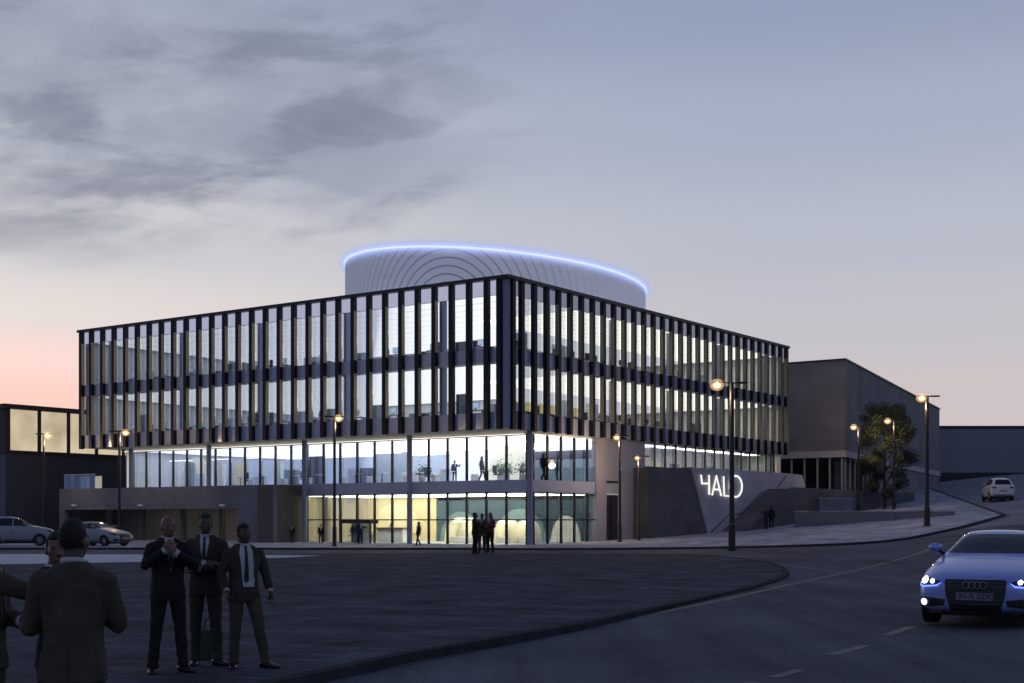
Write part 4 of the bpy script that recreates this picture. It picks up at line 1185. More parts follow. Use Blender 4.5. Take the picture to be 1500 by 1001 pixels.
def person(label, loc, rz, h, pose=None, top='suit_grey', legs='suit_grey', skin='skin', hair='short', detail=2, coat=True, open_=0, shirt=True, group=None, cat='person', build=1.0, bald=False):
    J = dict(DEF); J.update(pose or {})
    s = h/1.75
    vox = {2: .0075, 1: .016, 0: .026}[detail]; cv = {2: .0105, 1: .018, 0: .026}[detail]
    S = Matrix.Scale(s, 4)
    gv = lambda k: V3(J[k])
    ln_ = J['lean']
    # body
    bm = BM()
    hc = V3((0, -.012-ln_*.9, 1.645)); HM = Matrix.Rotation(J['head'], 4, 'Z') @ Matrix.Rotation(J['nod'], 4, 'X')
    def hp(p): return V3((0, .0-ln_*.8, 1.56))+(HM @ V3(p))
    def he(c, r): ell(bm, hp(c), r, HM, 16)
    he((0, .012, .088), (.072, .095, .097)); he((0, -.035, .03), (.062, .066, .08)); he((0, -.055, -.012), (.042, .042, .04)); he((0, -.04, .055), (.068, .06, .06))
    if detail >= 1:
        tube(bm, [hp((0, -.092, .075)), hp((0, -.108, .05)), hp((0, -.122, .03)), hp((0, -.098, .018))], [.010, .012, .0175, .012], 8)
        for e in (-1, 1):
            he((e*.012, -.103, .026), (.010, .010, .009))
            he((e*.073, .012, .05), (.011, .022, .034)); he((e*.032, -.088, .084), (.03, .012, .010)); he((e*.045, -.065, .04), (.022, .02, .018))
        he((0, -.097, -.004), (.026, .012, .0075)); he((0, -.094, -.016), (.022, .012, .008))
    tube(bm, [(0, .025-ln_*.5, 1.42), (0, .012-ln_*.7, 1.5), hp((0, .01, .02))], [.066, .056, .058], 14)
    rings(bm, [(0, .01, .88, .13, .09), (0, .0, 1.05, .125, .085), (0, -ln_*.3, 1.25, .145, .095), (0, .01-ln_*.5, 1.40, .15, .08), (0, .015-ln_*.5, 1.455, .07, .06)], 14)
    for sd in 'LR':
        q = 1 if sd == 'L' else -1
        tube(bm, [gv('sh'+sd), gv('el'+sd), gv('wr'+sd)], [.045, .037, .026], 10)
        tube(bm, [gv('hip'+sd), gv('knee'+sd), gv('ank'+sd)-V3((0, 0, .03))], [.07, .045, .032], 10)
        d = gv('wr'+sd)-gv('el'+sd)
        if J.get('handd'+sd): d = V3(J['handd'+sd])
        hand(bm, gv('wr'+sd)+d.normalized()*.012, d, J.get('palm'+sd, (-q, -.2, .1)), q, J.get('curl'+sd, .5))
    bmesh.ops.transform(bm, matrix=S, verts=bm.verts[:])
    me = remesh(bm, vox*s, 3, MT[skin], 'person')
    o = meshobj('person', me, None, loc, rz)
    tag(o, label, cat, group)
    # hair
    if hair and not bald:
        bm = BM(); ell(bm, (0, .014, .092), (.077, .100, .101), None, 24)
        dele = [v for v in bm.verts if (v.co.y < -.035 and v.co.z < .118+max(0, -.075-v.co.y)*.3) or (v.co.z < .07 and v.co.y < .03) or v.co.z < (.015 if hair == 'short' else -.2)]
        bmesh.ops.delete(bm, geom=dele, context='VERTS')
        for v in bm.verts: v.co += v.co.normalized()*.004*noise.noise(v.co*60)
        ext = bmesh.ops.solidify(bm, geom=bm.faces[:], thickness=.008)
        if hair == 'long':
            rings(bm, [(0, .03, .12, .075, .07), (0, .05, .02, .09, .06), (0, .06, -.1, .085, .045), (0, .06, -.2, .06, .03)], 14)
        bmesh.ops.transform(bm, matrix=S @ Matrix.Translation((0, -ln_*.8, 1.56)) @ HM, verts=bm.verts[:])
        obj('hair', bm, MT['hair'], o, smooth=True)
    if detail >= 2:
        for e in (-1, 1):
            bm = BM(); ell(bm, hp((e*.031, -.0925, .066)), (.0135, .006, .0065), HM, 10)
            bmesh.ops.transform(bm, matrix=S, verts=bm.verts[:]); obj('eye', bm, MT['eye'], o, smooth=True)
    # trousers
    bm = BM(); bw = build
    rings(bm, [(0, .005, 1.06, .15*bw, .115*bw), (0, .005, .97, .165*bw, .125*bw), (0, .01, .90, .172*bw, .128*bw), (0, .012, .845, .15*bw, .11*bw), (0, .012, .82, .10, .09)], 18, power=2.3)
    for sd in 'LR':
        hq, kq, aq = gv('hip'+sd), gv('knee'+sd), gv('ank'+sd)
        mid = hq.lerp(kq, .5)
        cal = kq.lerp(aq, .4)+V3((0, .012, 0))
        tube(bm, [hq+V3((0, 0, -.02)), mid, kq, cal, kq.lerp(aq, .85), aq+V3((0, 0, -.03))], [(.096*bw, .10*bw), (.086, .09), (.069, .072), (.066, .068), (.06, .064), (.064, .072)], 14)
    bmesh.ops.transform(bm, matrix=S, verts=bm.verts[:])
    tme = remesh(bm, cv*s, 4, MT[legs], 'trousers')
    # cloth folds
    if detail >= 2:
        for v in tme.vertices:
            z = v.co.z/s
            a = .010 if z < .9 else .004
            v.co += v.co.normalized()*0
            n_ = V3((v.co.x, v.co.y, 0)); 
            v.co += v.normal*(a*noise.noise(V3((v.co.x*7, v.co.y*7, v.co.z*13))) + .004*math.sin(z*60+v.co.x*20)*max(0, .28-abs(z-.16))*3)
    meshobj('trousers', tme, o)
    for sd in 'LR':
        aq = gv('ank'+sd); f = J['foot'+sd]; fd_ = V3((math.sin(f), -math.cos(f), 0))
        bm = BM(); zb = aq.z-.085
        base = V3((aq.x, aq.y, zb))
        sdv = V3((-fd_.y, fd_.x, 0))
        prof = [(-.075, .030, .075), (-.05, .036, .085), (.0, .040, .092), (.06, .044, .07), (.12, .048, .05), (.175, .040, .04), (.205, .022, .03)]
        Rr = []
        for (t_, w_, hh) in prof:
            row = []
            for k in range(10):
                a = 2*PI*k/10
                row.append(bm.verts.new(base+fd_*t_+sdv*w_*math.cos(a)+V3((0, 0, max(.0, hh*.5+hh*.5*math.sin(a))))))
            Rr.append(row)
        for A, Bq in zip(Rr, Rr[1:]):
            for k in range(10): bm.faces.new((A[k], A[(k+1) % 10], Bq[(k+1) % 10], Bq[k]))
        bm.faces.new(Rr[0]); bm.faces.new(Rr[-1])
        bmesh.ops.transform(bm, matrix=S, verts=bm.verts[:]); obj('shoe', bm, MT['shoe'], o, smooth=True)
    # jacket
    bm = BM()
    hem = .80 if coat else .97
    rs = [(0, .03-ln_*.5, 1.50, .085, .07), (0, .02-ln_*.5, 1.465, .135*bw, .088), (0, .012-ln_*.5, 1.42, .182*bw, .106), (0, .0-ln_*.4, 1.33, .196*bw, .122), (0, -.005-ln_*.3, 1.22, .184*bw, .122), (0, 0, 1.10, .172*bw, .117*bw), (0, .002, 1.0, .178*bw, .126*bw), (0, .004, .92, .19*bw, .136*bw)]
    if coat: rs.append((0, .006, hem, .197*bw, .142*bw))
    rings(bm, rs, 22, power=2.4)
    for sd in 'LR':
        a, e, w_ = gv('sh'+sd), gv('el'+sd), gv('wr'+sd)
        tube(bm, [a+V3((0, 0, .0)), a.lerp(e, .4), e, e.lerp(w_, .5), w_-(w_-e).normalized()*.01], [(.070, .078), (.066, .072), (.058, .062), (.052, .055), (.046, .048)], 14)
        ell(bm, a+V3((0, 0, -.005)), (.068, .076, .060), None, 12); ell(bm, e, (.059, .061, .061), None, 10)
    bmesh.ops.transform(bm, matrix=S, verts=bm.verts[:])
    jme = remesh(bm, cv*s, 4, MT[top], 'jacket' if coat else 'top')
    if detail >= 2:
        els = [gv('elL')*s, gv('elR')*s]
        for v in jme.vertices:
            c = v.co
            w_ = .35+.65*max(0, 1-min((c-e).length for e in els)/.16)
            v.co = c+v.normal*(.008*noise.noise(V3((c.x*9, c.y*9, c.z*6)))+.009*noise.noise(V3((c.x*16+c.z*5, c.y*16, c.z*3.5)))+.010*w_*noise.noise(V3((c.x*14+3, c.y*14, c.z*30))))
    jk = meshobj(jme.name, jme, o)
    bv = bvh_of(jme)
    FM = lambda x, z: (x, -1.2, z); FD = (0, 1, 0)
    sc = lambda pts: [(x*s, z*s) for x, z in pts]
    if coat and detail >= 1:
        # back vent and centre front
        if detail == 2:
            patch('vent', bv, sc([(-.004, .82), (.004, .82), (.003, 1.02), (-.003, 1.02)]), lambda x, z: (x, 1.2, z), (0, -1, 0), MT['tie'], jk, -.004, .006, .05)
    if shirt:
        wv = (.068, .075, .05, .03)[0]
        if open_: out_ = [(-.055, 1.505), (.055, 1.505), (.10, 1.40), (.11, 1.2), (.10, .985), (-.04, .985), (-.06, 1.2), (-.085, 1.40)]
        else: out_ = [(-.05, 1.505), (.05, 1.505), (.062, 1.42), (.0, 1.13), (-.062, 1.42)]
        patch('shirt', bv, sc(out_), FM, FD, MT['shirt'], o, .001, .007, .03 if detail == 2 else .06)
        if detail >= 1: patch('tie', bv, sc([(-.018, 1.475), (.018, 1.475), (.014, 1.44), (.03, 1.15 if not open_ else 1.06), (0, 1.135 if not open_ else 1.03), (-.03, 1.15 if not open_ else 1.06), (-.014, 1.44)]) if not (not open_) else sc([(-.018, 1.475), (.018, 1.475), (.012, 1.44), (.022, 1.22), (0, 1.15), (-.022, 1.22), (-.012, 1.44)]), FM, FD, MT['tie'], o, .009, .007, .04)
        if detail == 2:
            for e in (-1, 1):
                lp = [(e*.052, 1.50), (e*.085, 1.45), (e*.125, 1.36), (e*.098, 1.335), (e*(.115 if open_ else .02), 1.08), (e*(.092 if open_ else .004), 1.11), (e*(.085 if open_ else .05), 1.40)]
                patch('lapel', bv, sc(lp if e > 0 else lp[::-1]), FM, FD, MT[top], jk, .002, .009, .04)
    if detail == 2:
        bm = BM(); tube(bm, [V3((math.cos(t)*.064, .012-ln_*.75+math.sin(t)*.062, 1.500+.014*math.sin(t))) for t in [2*PI*k/24 for k in range(25)]], [(.010, .017)]*25, 8)
        bmesh.ops.transform(bm, matrix=S, verts=bm.verts[:]); obj('collar', bm, MT['shirt'], o, smooth=True)
        for sd in 'LR':
            e, w_ = gv('el'+sd), gv('wr'+sd); d = (w_-e).normalized()
            bm = BM(); tube(bm, [w_-d*.02, w_+d*.016], [.041, .037], 14)
            bmesh.ops.transform(bm, matrix=S, verts=bm.verts[:]); obj('cuff', bm, MT['shirt'], o, smooth=True)
    return o

def gxy(px, D): 
    x, y = GP(px, D); return (x, y, H(x, y))
# the three men on the plaza
person('bald man in black suit, hands raised to his chin, left of the plaza trio', gxy(246, 14.8), math.radians(28), 1.74,
       dict(elR=(-.27, -.10, 1.20), wrR=(-.10, -.27, 1.36), elL=(.27, -.10, 1.18), wrL=(.02, -.29, 1.34), palmR=(.4, .8, 0), palmL=(-.4, .8, 0), handdR=(.55, .05, .8), handdL=(-.6, .05, .75), curlL=.9, curlR=.8,
            ankR=(-.17, .0, .085), kneeR=(-.13, -.01, .5), ankL=(.16, -.05, .085), kneeL=(.125, -.04, .5), head=math.radians(8), nod=.05, footR=-.3, footL=.45), 'suit_black', 'suit_black', 'skin2', 'short', bald=True, coat=True, build=1.02)
person('man with folded arms in charcoal suit and tie, middle of the plaza trio', gxy(301, 15.5), math.radians(6), 1.77,
       dict(elR=(-.26, -.08, 1.15), wrR=(.02, -.25, 1.17), elL=(.26, -.08, 1.15), wrL=(-.04, -.29, 1.12), palmR=(0, .5, -.6), palmL=(0, .6, -.5), handdR=(1, .1, .1), handdL=(-1, .05, .15), curlL=.7, curlR=.6,
            ankL=(.15, -.06, .085), kneeL=(.12, -.05, .5), ankR=(-.11, .03, .085), footL=.9, footR=-.1, head=math.radians(5)), 'suit_grey', 'suit_grey', 'skin', 'short', open_=0)
person('striding man in open dark jacket and white shirt, right of the plaza trio', gxy(357, 15.2), math.radians(26), 1.65,
       dict(elR=(-.27, .02, 1.15), wrR=(-.24, -.12, .95), elL=(.28, .08, 1.16), wrL=(.33, .02, .93), ankL=(.24, -.10, .085), kneeL=(.165, -.09, .5), ankR=(-.11, .06, .085), kneeR=(-.10, .0, .5), footL=.75, footR=-.3, head=math.radians(14), nod=.03, curlL=.7, curlR=1.0), 'suit_grey', 'suit_brown', 'skin', 'short', open_=1)
# big figure seen from behind and his two partners
person('man in a grey brown suit seen from behind, closest to the viewer', gxy(108, 7.55), PI+math.radians(6), 1.70,
       dict(elR=(-.245, -.06, 1.13), wrR=(-.12, -.30, 1.18), elL=(.262, -.05, 1.12), wrL=(.12, -.30, 1.16), head=math.radians(-14), shL=(.172, .01, 1.40), shR=(-.172, .01, 1.40)), 'suit_brown', 'suit_brown', 'skin', 'short', build=1.0)
person('man cut off by the left edge, stretching out an arm in a brown sleeve', gxy(-26, 8.05), math.radians(88), 1.72,
       dict(elR=(-.20, -.25, 1.33), wrR=(-.15, -.46, 1.26), elL=(.23, -.04, 1.12), wrL=(.02, -.24, 1.10), palmR=(.5, 0, -.7), curlR=.5, curlL=.9, palmL=(0, .6, -.5)), 'suit_brown', 'suit_brown', 'skin', 'short')
person('man in navy half hidden behind the head of the man seen from behind', gxy(84, 8.7), math.radians(72), 1.62,
       dict(head=math.radians(-48), elR=(-.2, .02, 1.15), elL=(.2, .02, 1.15), wrR=(-.08, -.2, 1.05), wrL=(.08, -.2, 1.05)), 'suit_navy', 'suit_navy', 'skin2', 'short', build=.85)
# green bag standing behind the middle man
gx = gxy(309, 16.1)
bg = empty('shoulder_bag', gx, .2, label='green cloth bag standing on the plaza behind the middle man', cat='bag')
bm = BM(); bbox(bm, -.15, .15, -.07, .07, 0, .36, .03); 
for v in bm.verts: v.co.x *= 1-.25*v.co.z/.36; v.co.y *= 1-.5*v.co.z/.36
obj('bag_body', bm, MT['bag'], bg, smooth=True, angle=.8)
bm = BM(); tube(bm, [(-.08, 0, .34), (-.07, 0, .47), (0, 0, .52), (.07, 0, .47), (.08, 0, .34)], .011, 7); obj('handle', bm, MT['bag'], bg)

# trio in front of the lobby
D3 = 65.0
person('dark suited man of the far trio, facing sideways on the plaza edge', gxy(696, D3), math.radians(70), 2.0, dict(elR=(-.25, -.1, 1.2), wrR=(-.1, -.27, 1.3)), 'suit_black', 'suit_black', 'skin', 'short', 1)
person('man in brown suit in the middle of the far trio, leaning in to talk', gxy(706, D3+.7), math.radians(-20), 1.96, dict(elL=(.26, -.1, 1.2), wrL=(.02, -.28, 1.22)), 'suit_brown', 'suit_brown', 'skin2', 'short', 1)
person('woman with long hair and wine red top, right of the far trio', gxy(718, D3), math.radians(-30), 2.0, dict(elL=(.25, -.05, 1.16), wrL=(.05, -.25, 1.16)), 'red_top', 'suit_black', 'skin2', 'long', 1, coat=False)
# small figures: three kinds, then copies
pA = person('dark long haired figure walking past the glowing lobby glass', gxy(613, 84), math.radians(-60), 1.52, dict(ankL=(.1, -.22, .085), kneeL=(.1, -.14, .5), ankR=(-.1, .2, .1)), 'suit_black', 'suit_black', 'skin', 'long', 0)
pB = person('man in a dark suit standing with one arm raised under the entrance canopy', gxy(528, 89), math.radians(30), 1.5, dict(elL=(.33, -.08, 1.25), wrL=(.42, -.2, 1.4)), 'suit_navy', 'suit_black', 'skin', 'short', 0)
pC = person('seated looking short figure in black by the dark podium corner', gxy(428, 93), math.radians(-20), 1.32, None, 'suit_black', 'suit_black', 'skin', 'short', 0)
def pcopy(src, label, loc, rz, sc=1.0, group=None):
    c = copytree(src, label=label); c.location = loc; c.rotation_euler = (0, 0, rz); c.scale = (sc,)*3
    if group: c['group'] = group
    return c
pcopy(pC, 'small dark figure against the yellow glass just left of the lobby street lamp', gxy(470, 92), math.radians(10), 1.0)
pcopy(pB, 'first of two dark figures at the foot of the stair below the letters', gxy(1122, 104), math.radians(-150), 1.12)
pcopy(pA, 'second of two dark figures at the foot of the stair, nearer the low wall', gxy(1130, 104.4), math.radians(170), 1.15)
def inside(px, py, a, zf):       # a point on the interior floor zf seen at column px, a metres in from the left facade
    b, _ = on_a(px, py, a); x, y = W(a, b); return (x, y, zf)
pcopy(pA, 'dark figure striding through the bright first floor, left of the facade corner', inside(706, 690, 5.0, 4.21), math.radians(60), 1.13)
pcopy(pB, 'slim figure standing by the tables on the first floor', inside(666, 690, 5.0, 4.21), math.radians(20), 1.0)
pcopy(pA, 'dark woman standing right behind the corner column on the first floor', inside(796, 690, 4.6, 4.21), math.radians(120), 1.15)
x_, y_ = W(8.6, 1.9)
pcopy(pB, 'blue suited man walking on the first floor above the teal lobby', (x_, y_, 4.21), math.radians(-80), 1.12)
pcopy(pC, 'receptionist behind the timber desk of the lobby', inside(572, 785, 6.2, .014), math.radians(20), 1.0)
pcopy(pC, 'person sitting in the teal lobby before the pale arch', inside(742, 785, 6.5, .014), 1.2, .8)
for i, (px, zf, a, t, src) in enumerate(((472, 7.96, 1.3, 'standing on the lower office floor over the entrance lamp', pA), (365, 7.96, 1.6, 'standing on the lower office floor near the middle of the left facade', pB),
                                    (640, 12.01, 1.5, 'standing on the top office floor under the glowing ring', pB), (330, 7.96, 1.9, 'walking on the lower office floor towards the left end', pA))):
    pcopy(src, 'dark silhouette '+t, inside(px, 600, a, zf), i*1.3, 1.08)

# ------------------------------------------------------------------ furniture
def desk_me():
    o = empty('desk', (0, 0, 0))
    bm = BM(); box(bm, -.8, .8, -.38, .38, .71, .75); obj('desk_top', bm, MT['whiteplastic'], o)
    for s in (-1, 1):
        bm = BM(); box(bm, s*.74-.03, s*.74+.03, -.34, .34, 0, .708); obj('leg', bm, MT['darkfurn'], o)
    bm = BM(); box(bm, -.30, .30, -.02, .02, .88, 1.26); box(bm, -.03, .03, -.02, .02, .754, .88); box(bm, -.12, .12, -.08, .08, .752, .765); mo = obj('monitor', bm, MT['darkfurn'], o)
    bm = BM(); box(bm, -.28, .28, .022, .026, .90, 1.24); obj('screen', bm, MT['screen'], mo)
    return o
def chair_me():
    o = empty('office_chair', (0, 0, 0))
    bm = BM(); bbox(bm, -.24, .24, -.24, .24, .42, .5, .03); obj('seat', bm, MT['darkfurn'], o)
    bm = BM(); bbox(bm, -.23, .23, .22, .28, .55, 1.08, .03); box(bm, -.03, .03, .22, .26, .44, .56); obj('backrest', bm, MT['darkfurn'], o)
    bm = BM(); tube(bm, [(0, 0, .06), (0, 0, .42)], .03, 8)
    for k in range(5): tube(bm, [(0, 0, .1), (.28*math.cos(k*1.2566), .28*math.sin(k*1.2566), .04)], .022, 6)
    obj('stand', bm, MT['steel'], o)
    return o
def table_me():
    o = empty('cafe_table', (0, 0, 0))
    bm = BM(); tube(bm, [(0, 0, .71), (0, 0, .75)], .45, 20); obj('table_top', bm, MT['whiteplastic'], o)
    bm = BM(); tube(bm, [(0, 0, .02), (0, 0, .71)], .04, 8); tube(bm, [(0, 0, 0), (0, 0, .03)], .26, 16); obj('pedestal', bm, MT['steel'], o)
    return o
def stool_me():
    o = empty('stool', (0, 0, 0))
    bm = BM(); bbox(bm, -.21, .21, -.21, .21, .05, .42, .03); obj('base', bm, MT['whiteplastic'], o)
    bm = BM(); bbox(bm, -.215, .215, -.215, .215, .423, .5, .03); obj('seat', bm, MT['cream'], o)
    return o
def planter_me():
    o = empty('potted_plant', (0, 0, 0)); rnd = random.Random(5)
    bm = BM(); rings(bm, [(0, 0, 0, .2, .2), (0, 0, .45, .27, .27)], 16); obj('pot', bm, MT['whiteplastic'], o, smooth=True, angle=.6)
    bm = BM()
    for k in range(260):
        p = V3((rnd.gauss(0, .26), rnd.gauss(0, .26), .5+abs(rnd.gauss(.3, .28)))); u = V3((rnd.gauss(0, 1), rnd.gauss(0, 1), rnd.gauss(0, 1))).normalized(); w_ = u.orthogonal().normalized(); q = .1
        bm.faces.new([bm.verts.new(x) for x in (p-u*q, p+w_*q*.4, p+u*q, p-w_*q*.4)])
    obj('foliage', bm, MT['plantleaf'], o)
    return o
used = {}
def place(kind, mk, label, cat, group, loc, rz):
    if kind not in used: o = used[kind] = mk()
    else: o = copytree(used[kind])
    tag(o, label, cat, group); o.location = loc; o.rotation_euler = (0, 0, rz); return o
rnd = random.Random(11)
for zf, nm in ((7.953, 'lower'), (12.003, 'top')):
    for k in range(11):
        b = 3.6+k*3.4+rnd.uniform(-.5, .5)
        x, y = W(1.5, b); place('desk', desk_me, 'white desk with dark monitor by the left facade glass on the %s office floor' % nm, 'desk', 'desks behind the left facade, %s office floor' % nm, (x, y, zf), BROT+PI/2+rnd.uniform(-.2, .2))
        if k % 3 != 1:
            x, y = W(.75, b+.3); place('chair', chair_me, 'dark office chair at a desk behind the left facade, %s office floor' % nm, 'chair', 'office chairs behind the left facade, %s office floor' % nm, (x, y, zf), BROT+rnd.uniform(0, 6))
    for k in range(7):
        a = 3.6+k*3.3+rnd.uniform(-.5, .5)
        x, y = W(a, 1.6); place('desk', desk_me, 'white desk with dark monitor by the right facade glass on the %s office floor' % nm, 'desk', 'desks behind the right facade, %s office floor' % nm, (x, y, zf), BROT+rnd.uniform(-.2, .2))
        x, y = W(a+.3, .8); place('chair', chair_me, 'dark office chair at a desk behind the right facade, %s office floor' % nm, 'chair', 'office chairs behind the right facade, %s office floor' % nm, (x, y, zf), rnd.uniform(0, 6))
for k in range(10):
    b = 2.2+k*3.0; x, y = W(4.6+.5*(k % 2), b)
    place('table', table_me, 'round white cafe table behind the first floor glazing', 'table', 'cafe tables on the first floor', (x, y, 4.205), 0)
    x, y = W(4.1+.5*(k % 2), b+.75); place('stool', stool_me, 'white cube stool beside a first floor cafe table', 'stool', 'cube stools on the first floor', (x, y, 4.205), .4*k)
    x, y = W(5.2, b-.75)
    if k % 2: place('chair', chair_me, 'dark chair at a cafe table behind the first floor glazing', 'chair', 'dark chairs on the first floor', (x, y, 4.205), k)
for px, a in ((742, 5.6), (735, 6.0), (768, 5.2), (620, 5.4)):
    p = inside(px, 690, a, 4.205)
    place('plant', planter_me, {742: 'green potted plant on the first floor beside the sweeping white arch', 735: 'green potted plant behind the first floor tables, left of the sweeping arch', 768: 'green potted plant next to the corner column on the first floor', 620: 'green potted plant by the blue partition on the first floor'}[px], 'potted plant', 'potted plants on the first floor', p, px)
# lobby booths and reception desk
def booth(px0, px1, a, h, label):
    b1, _ = on_a(px0, 785, a); b0, _ = on_a(px1, 785, a); c = (b0+b1)/2; r = abs(b1-b0)/2
    x, y = W(a, c); o = empty('lounge_booth', (x, y, .013), BROT, label=label, cat='booth', group='arched lounge booths in the lobby')
    bm = BM(); n = 28; o_, i_ = [], []
    for k in range(n+1):
        t = PI*k/n; o_.append((r*math.cos(t), h*math.sin(t)**.75)); 
    f = [bm.verts.new((0, p[0], p[1])) for p in o_]; bk = [bm.verts.new((1.3, p[0], p[1])) for p in o_]
    for k in range(n): bm.faces.new((f[k], f[k+1], bk[k+1], bk[k]))
    bm.faces.new(bk); bmesh.ops.solidify(bm, geom=bm.faces[:], thickness=.07)
    obj('shell', bm, MT['cream'], o, smooth=True, angle=.8)
    bm = BM(); bbox(bm, .4, 1.1, -r*.8, r*.8, .0, .42, .04); obj('bench', bm, MT['whiteplastic'], o)
    bm = BM(); box(bm, .2, 1.1, -r*.45, r*.45, h*.84, h*.86); obj('booth_light', bm, MT['light_warm'], o)
    return o
booth(651, 693, 6.0, 1.75, 'large cream arched booth in the lobby, left of the standing trio')
booth(722, 748, 6.3, 1.6, 'cream arched booth in the lobby, right of the standing trio')
booth(752, 778, 6.3, 1.55, 'cream arched booth in the lobby next to the corner column')
bb0, _ = on_a(590, 785, 5.4); bb1, _ = on_a(552, 785, 5.4)
x, y = W(5.4, (bb0+bb1)/2)
rd = empty('reception_desk', (x, y, .013), BROT, label='timber reception desk in the yellow lobby', cat='desk'); hw2 = abs(bb1-bb0)/2
bm = BM(); bbox(bm, 0, .6, -hw2, hw2, .0, .92, .03); obj('desk_front', bm, MT['whiteplastic'], rd)
bm = BM(); bbox(bm, -.08, .66, -hw2-.05, hw2+.05, .923, 1.06, .02); obj('desk_top', bm, MT['wood'], rd)
for px, a in ((515, 4.6), (545, 4.8)):
    b, _ = on_a(px, 785, a); x, y = W(a, b)
    place('chair', chair_me, 'dark chair in the lobby beside the entrance', 'chair', 'lobby chairs', (x, y, .013), px)

# ------------------------------------------------------------------ sky, sun, camera
w = bpy.data.worlds.new('World'); scene.world = w; w.use_nodes = True
nt = w.node_tree
for n in list(nt.nodes): nt.nodes.remove(n)
out = nt.nodes.new('ShaderNodeOutputWorld'); bgd = nt.nodes.new('ShaderNodeBackground'); nt.links.new(bgd.outputs[0], out.inputs[0])
tc = N(nt, 'ShaderNodeTexCoord'); sp = N(nt, 'ShaderNodeSeparateXYZ'); nt.links.new(tc.outputs['Generated'], sp.inputs[0])
X, Y, Z = sp.outputs
az = math_(nt, 'ARCTAN2', X, Y)
def ramp(stops):
    r = nt.nodes.new('ShaderNodeValToRGB'); r.color_ramp.interpolation = 'EASE'
    e = r.color_ramp.elements
    while len(e) < len(stops): e.new(.5)
    for q, (p, c) in zip(e, stops): q.position = p; q.color = (*lin(c), 1)
    nt.links.new(Z, r.inputs[0]); return r.outputs[0]
left = ramp([(0, (240, 178, 160)), (.085, (250, 205, 192)), (.112, (246, 214, 206)), (.145, (225, 215, 211)), (.19, (207, 205, 207)), (.28, (180, 185, 197)), (.36, (158, 166, 183)), (.6, (100, 114, 148)), (1, (68, 82, 118))])
back = ramp([(0, (108, 118, 150)), (.1, (124, 134, 164)), (.25, (132, 142, 170)), (.4, (118, 130, 162)), (.6, (96, 108, 142)), (1, (66, 80, 118))])
right = ramp([(0, (204, 186, 180)), (.085, (200, 189, 190)), (.135, (190, 188, 195)), (.20, (179, 183, 196)), (.28, (161, 170, 190)), (.36, (141, 154, 180)), (.6, (90, 104, 140)), (1, (64, 78, 114))])
mr = N(nt, 'ShaderNodeMapRange'); mr.interpolation_type = 'SMOOTHSTEP'; mr.inputs[1].default_value = -.42; mr.inputs[2].default_value = .22; nt.links.new(az, mr.inputs[0])
sky = mixc(nt, mr.outputs[0], left, right)
mb = N(nt, 'ShaderNodeMapRange'); mb.interpolation_type = 'SMOOTHSTEP'; mb.inputs[1].default_value = .75; mb.inputs[2].default_value = 1.5; nt.links.new(math_(nt, 'ABSOLUTE', az), mb.inputs[0])
sky = mixc(nt, mb.outputs[0], sky, back)
# dusk clouds
def smooth(x, a, b):
    m = N(nt, 'ShaderNodeMapRange'); m.interpolation_type = 'SMOOTHSTEP'; m.inputs[1].default_value = a; m.inputs[2].default_value = b; nt.links.new(x, m.inputs[0]); return m.outputs[0]
def cl(kx, kz, sk, seed, lo, hi, det=9.0, dist=.3):
    cv = N(nt, 'ShaderNodeCombineXYZ'); nt.links.new(math_(nt, 'MULTIPLY', az, kx), cv.inputs[0]); nt.links.new(math_(nt, 'MULTIPLY_ADD', az, sk, math_(nt, 'MULTIPLY', Z, kz)), cv.inputs[1]); cv.inputs[2].default_value = seed
    nz = N(nt, 'ShaderNodeTexNoise', i_Scale=1.0, i_Detail=det, i_Roughness=.55, i_Distortion=dist); nt.links.new(cv.outputs[0], nz.inputs['Vector'])
    return smooth(nz.outputs[0], lo, hi)
ma = smooth(az, .06, -.14)
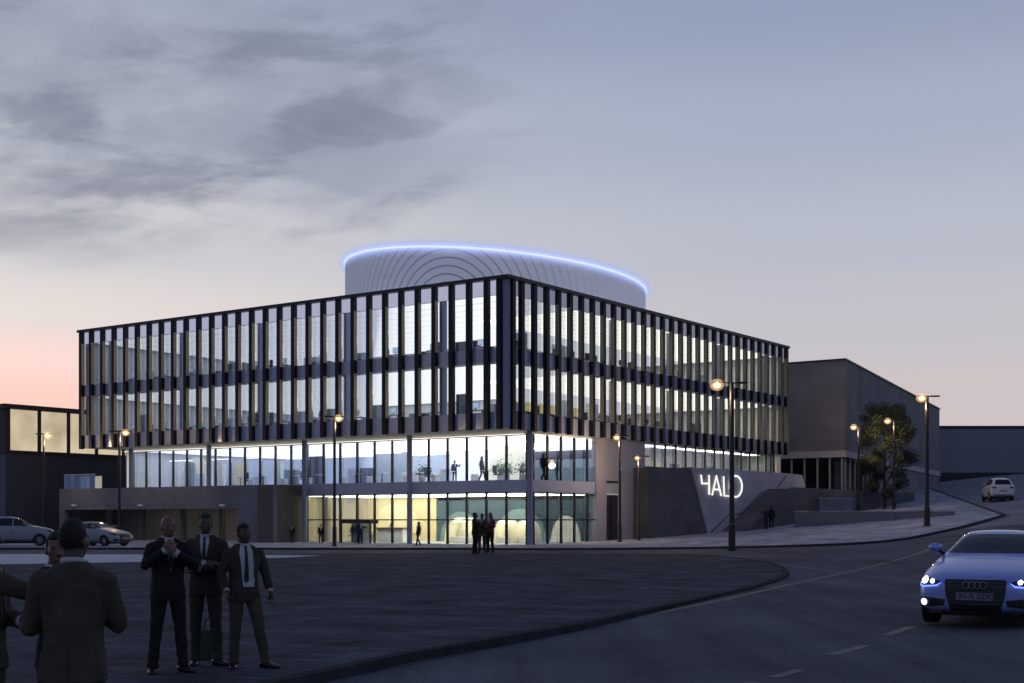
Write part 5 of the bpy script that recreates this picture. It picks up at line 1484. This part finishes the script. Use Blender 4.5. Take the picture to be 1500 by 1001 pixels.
edge = math_(nt, 'MULTIPLY_ADD', az, .10, .228)          # lower edge of the bank, dips to the left
me_ = smooth(math_(nt, 'SUBTRACT', Z, edge), -.035, .025)
mf = smooth(Z, .50, .30)
mk = math_(nt, 'MULTIPLY', math_(nt, 'MULTIPLY', ma, me_), mf)
broad = math_(nt, 'MULTIPLY', math_(nt, 'MULTIPLY', cl(6.0, 15.0, -1.5, 61.0, .38, .62), mk), .58)
sky = mixc(nt, broad, sky, lin((132, 138, 157)))
core = math_(nt, 'MULTIPLY', math_(nt, 'MULTIPLY', cl(8.0, 29.0, -2.4, 8.8, .45, .64, 9.0, .3), mk), .52)
sky = mixc(nt, core, sky, lin((98, 105, 126)))
wisp = math_(nt, 'MULTIPLY', cl(5.0, 22.0, -1.5, 21.0, .5, .75), math_(nt, 'MULTIPLY', smooth(Z, .28, .34), .28))
sky = mixc(nt, wisp, sky, lin((150, 152, 166)))
nt.links.new(sky, bgd.inputs[0]); bgd.inputs[1].default_value = 1.08

sl = bpy.data.lights.new('sun', 'SUN'); sl.energy = .12; sl.angle = math.radians(20); sl.color = (1, .75, .6)
so = bpy.data.objects.new('sun', sl); COL.objects.link(so); so.rotation_euler = (math.radians(78), 0, math.radians(-130))

cam = bpy.data.cameras.new('camera'); co = bpy.data.objects.new('camera', cam); COL.objects.link(co)
co.location = (0, 0, EYE); co.rotation_euler = (PI/2, 0, 0)
cam.sensor_width = 36; cam.lens = F/1500*36; cam.shift_y = (HZ-500.5)/1500; cam.clip_start = .1; cam.clip_end = 6000
scene.camera = co
scene.render.engine = 'CYCLES'
c = scene.cycles
c.use_denoising = True
try: c.denoiser = 'OPENIMAGEDENOISE'
except Exception: pass
c.max_bounces = 10; c.diffuse_bounces = 4; c.glossy_bounces = 4; c.transmission_bounces = 6; c.transparent_max_bounces = 24
c.sample_clamp_indirect = 4.0
c.caustics_reflective = False; c.caustics_refractive = False
vs = scene.view_settings
vs.view_transform = 'Standard'; vs.look = 'None'; vs.exposure = 0; vs.gamma = 1
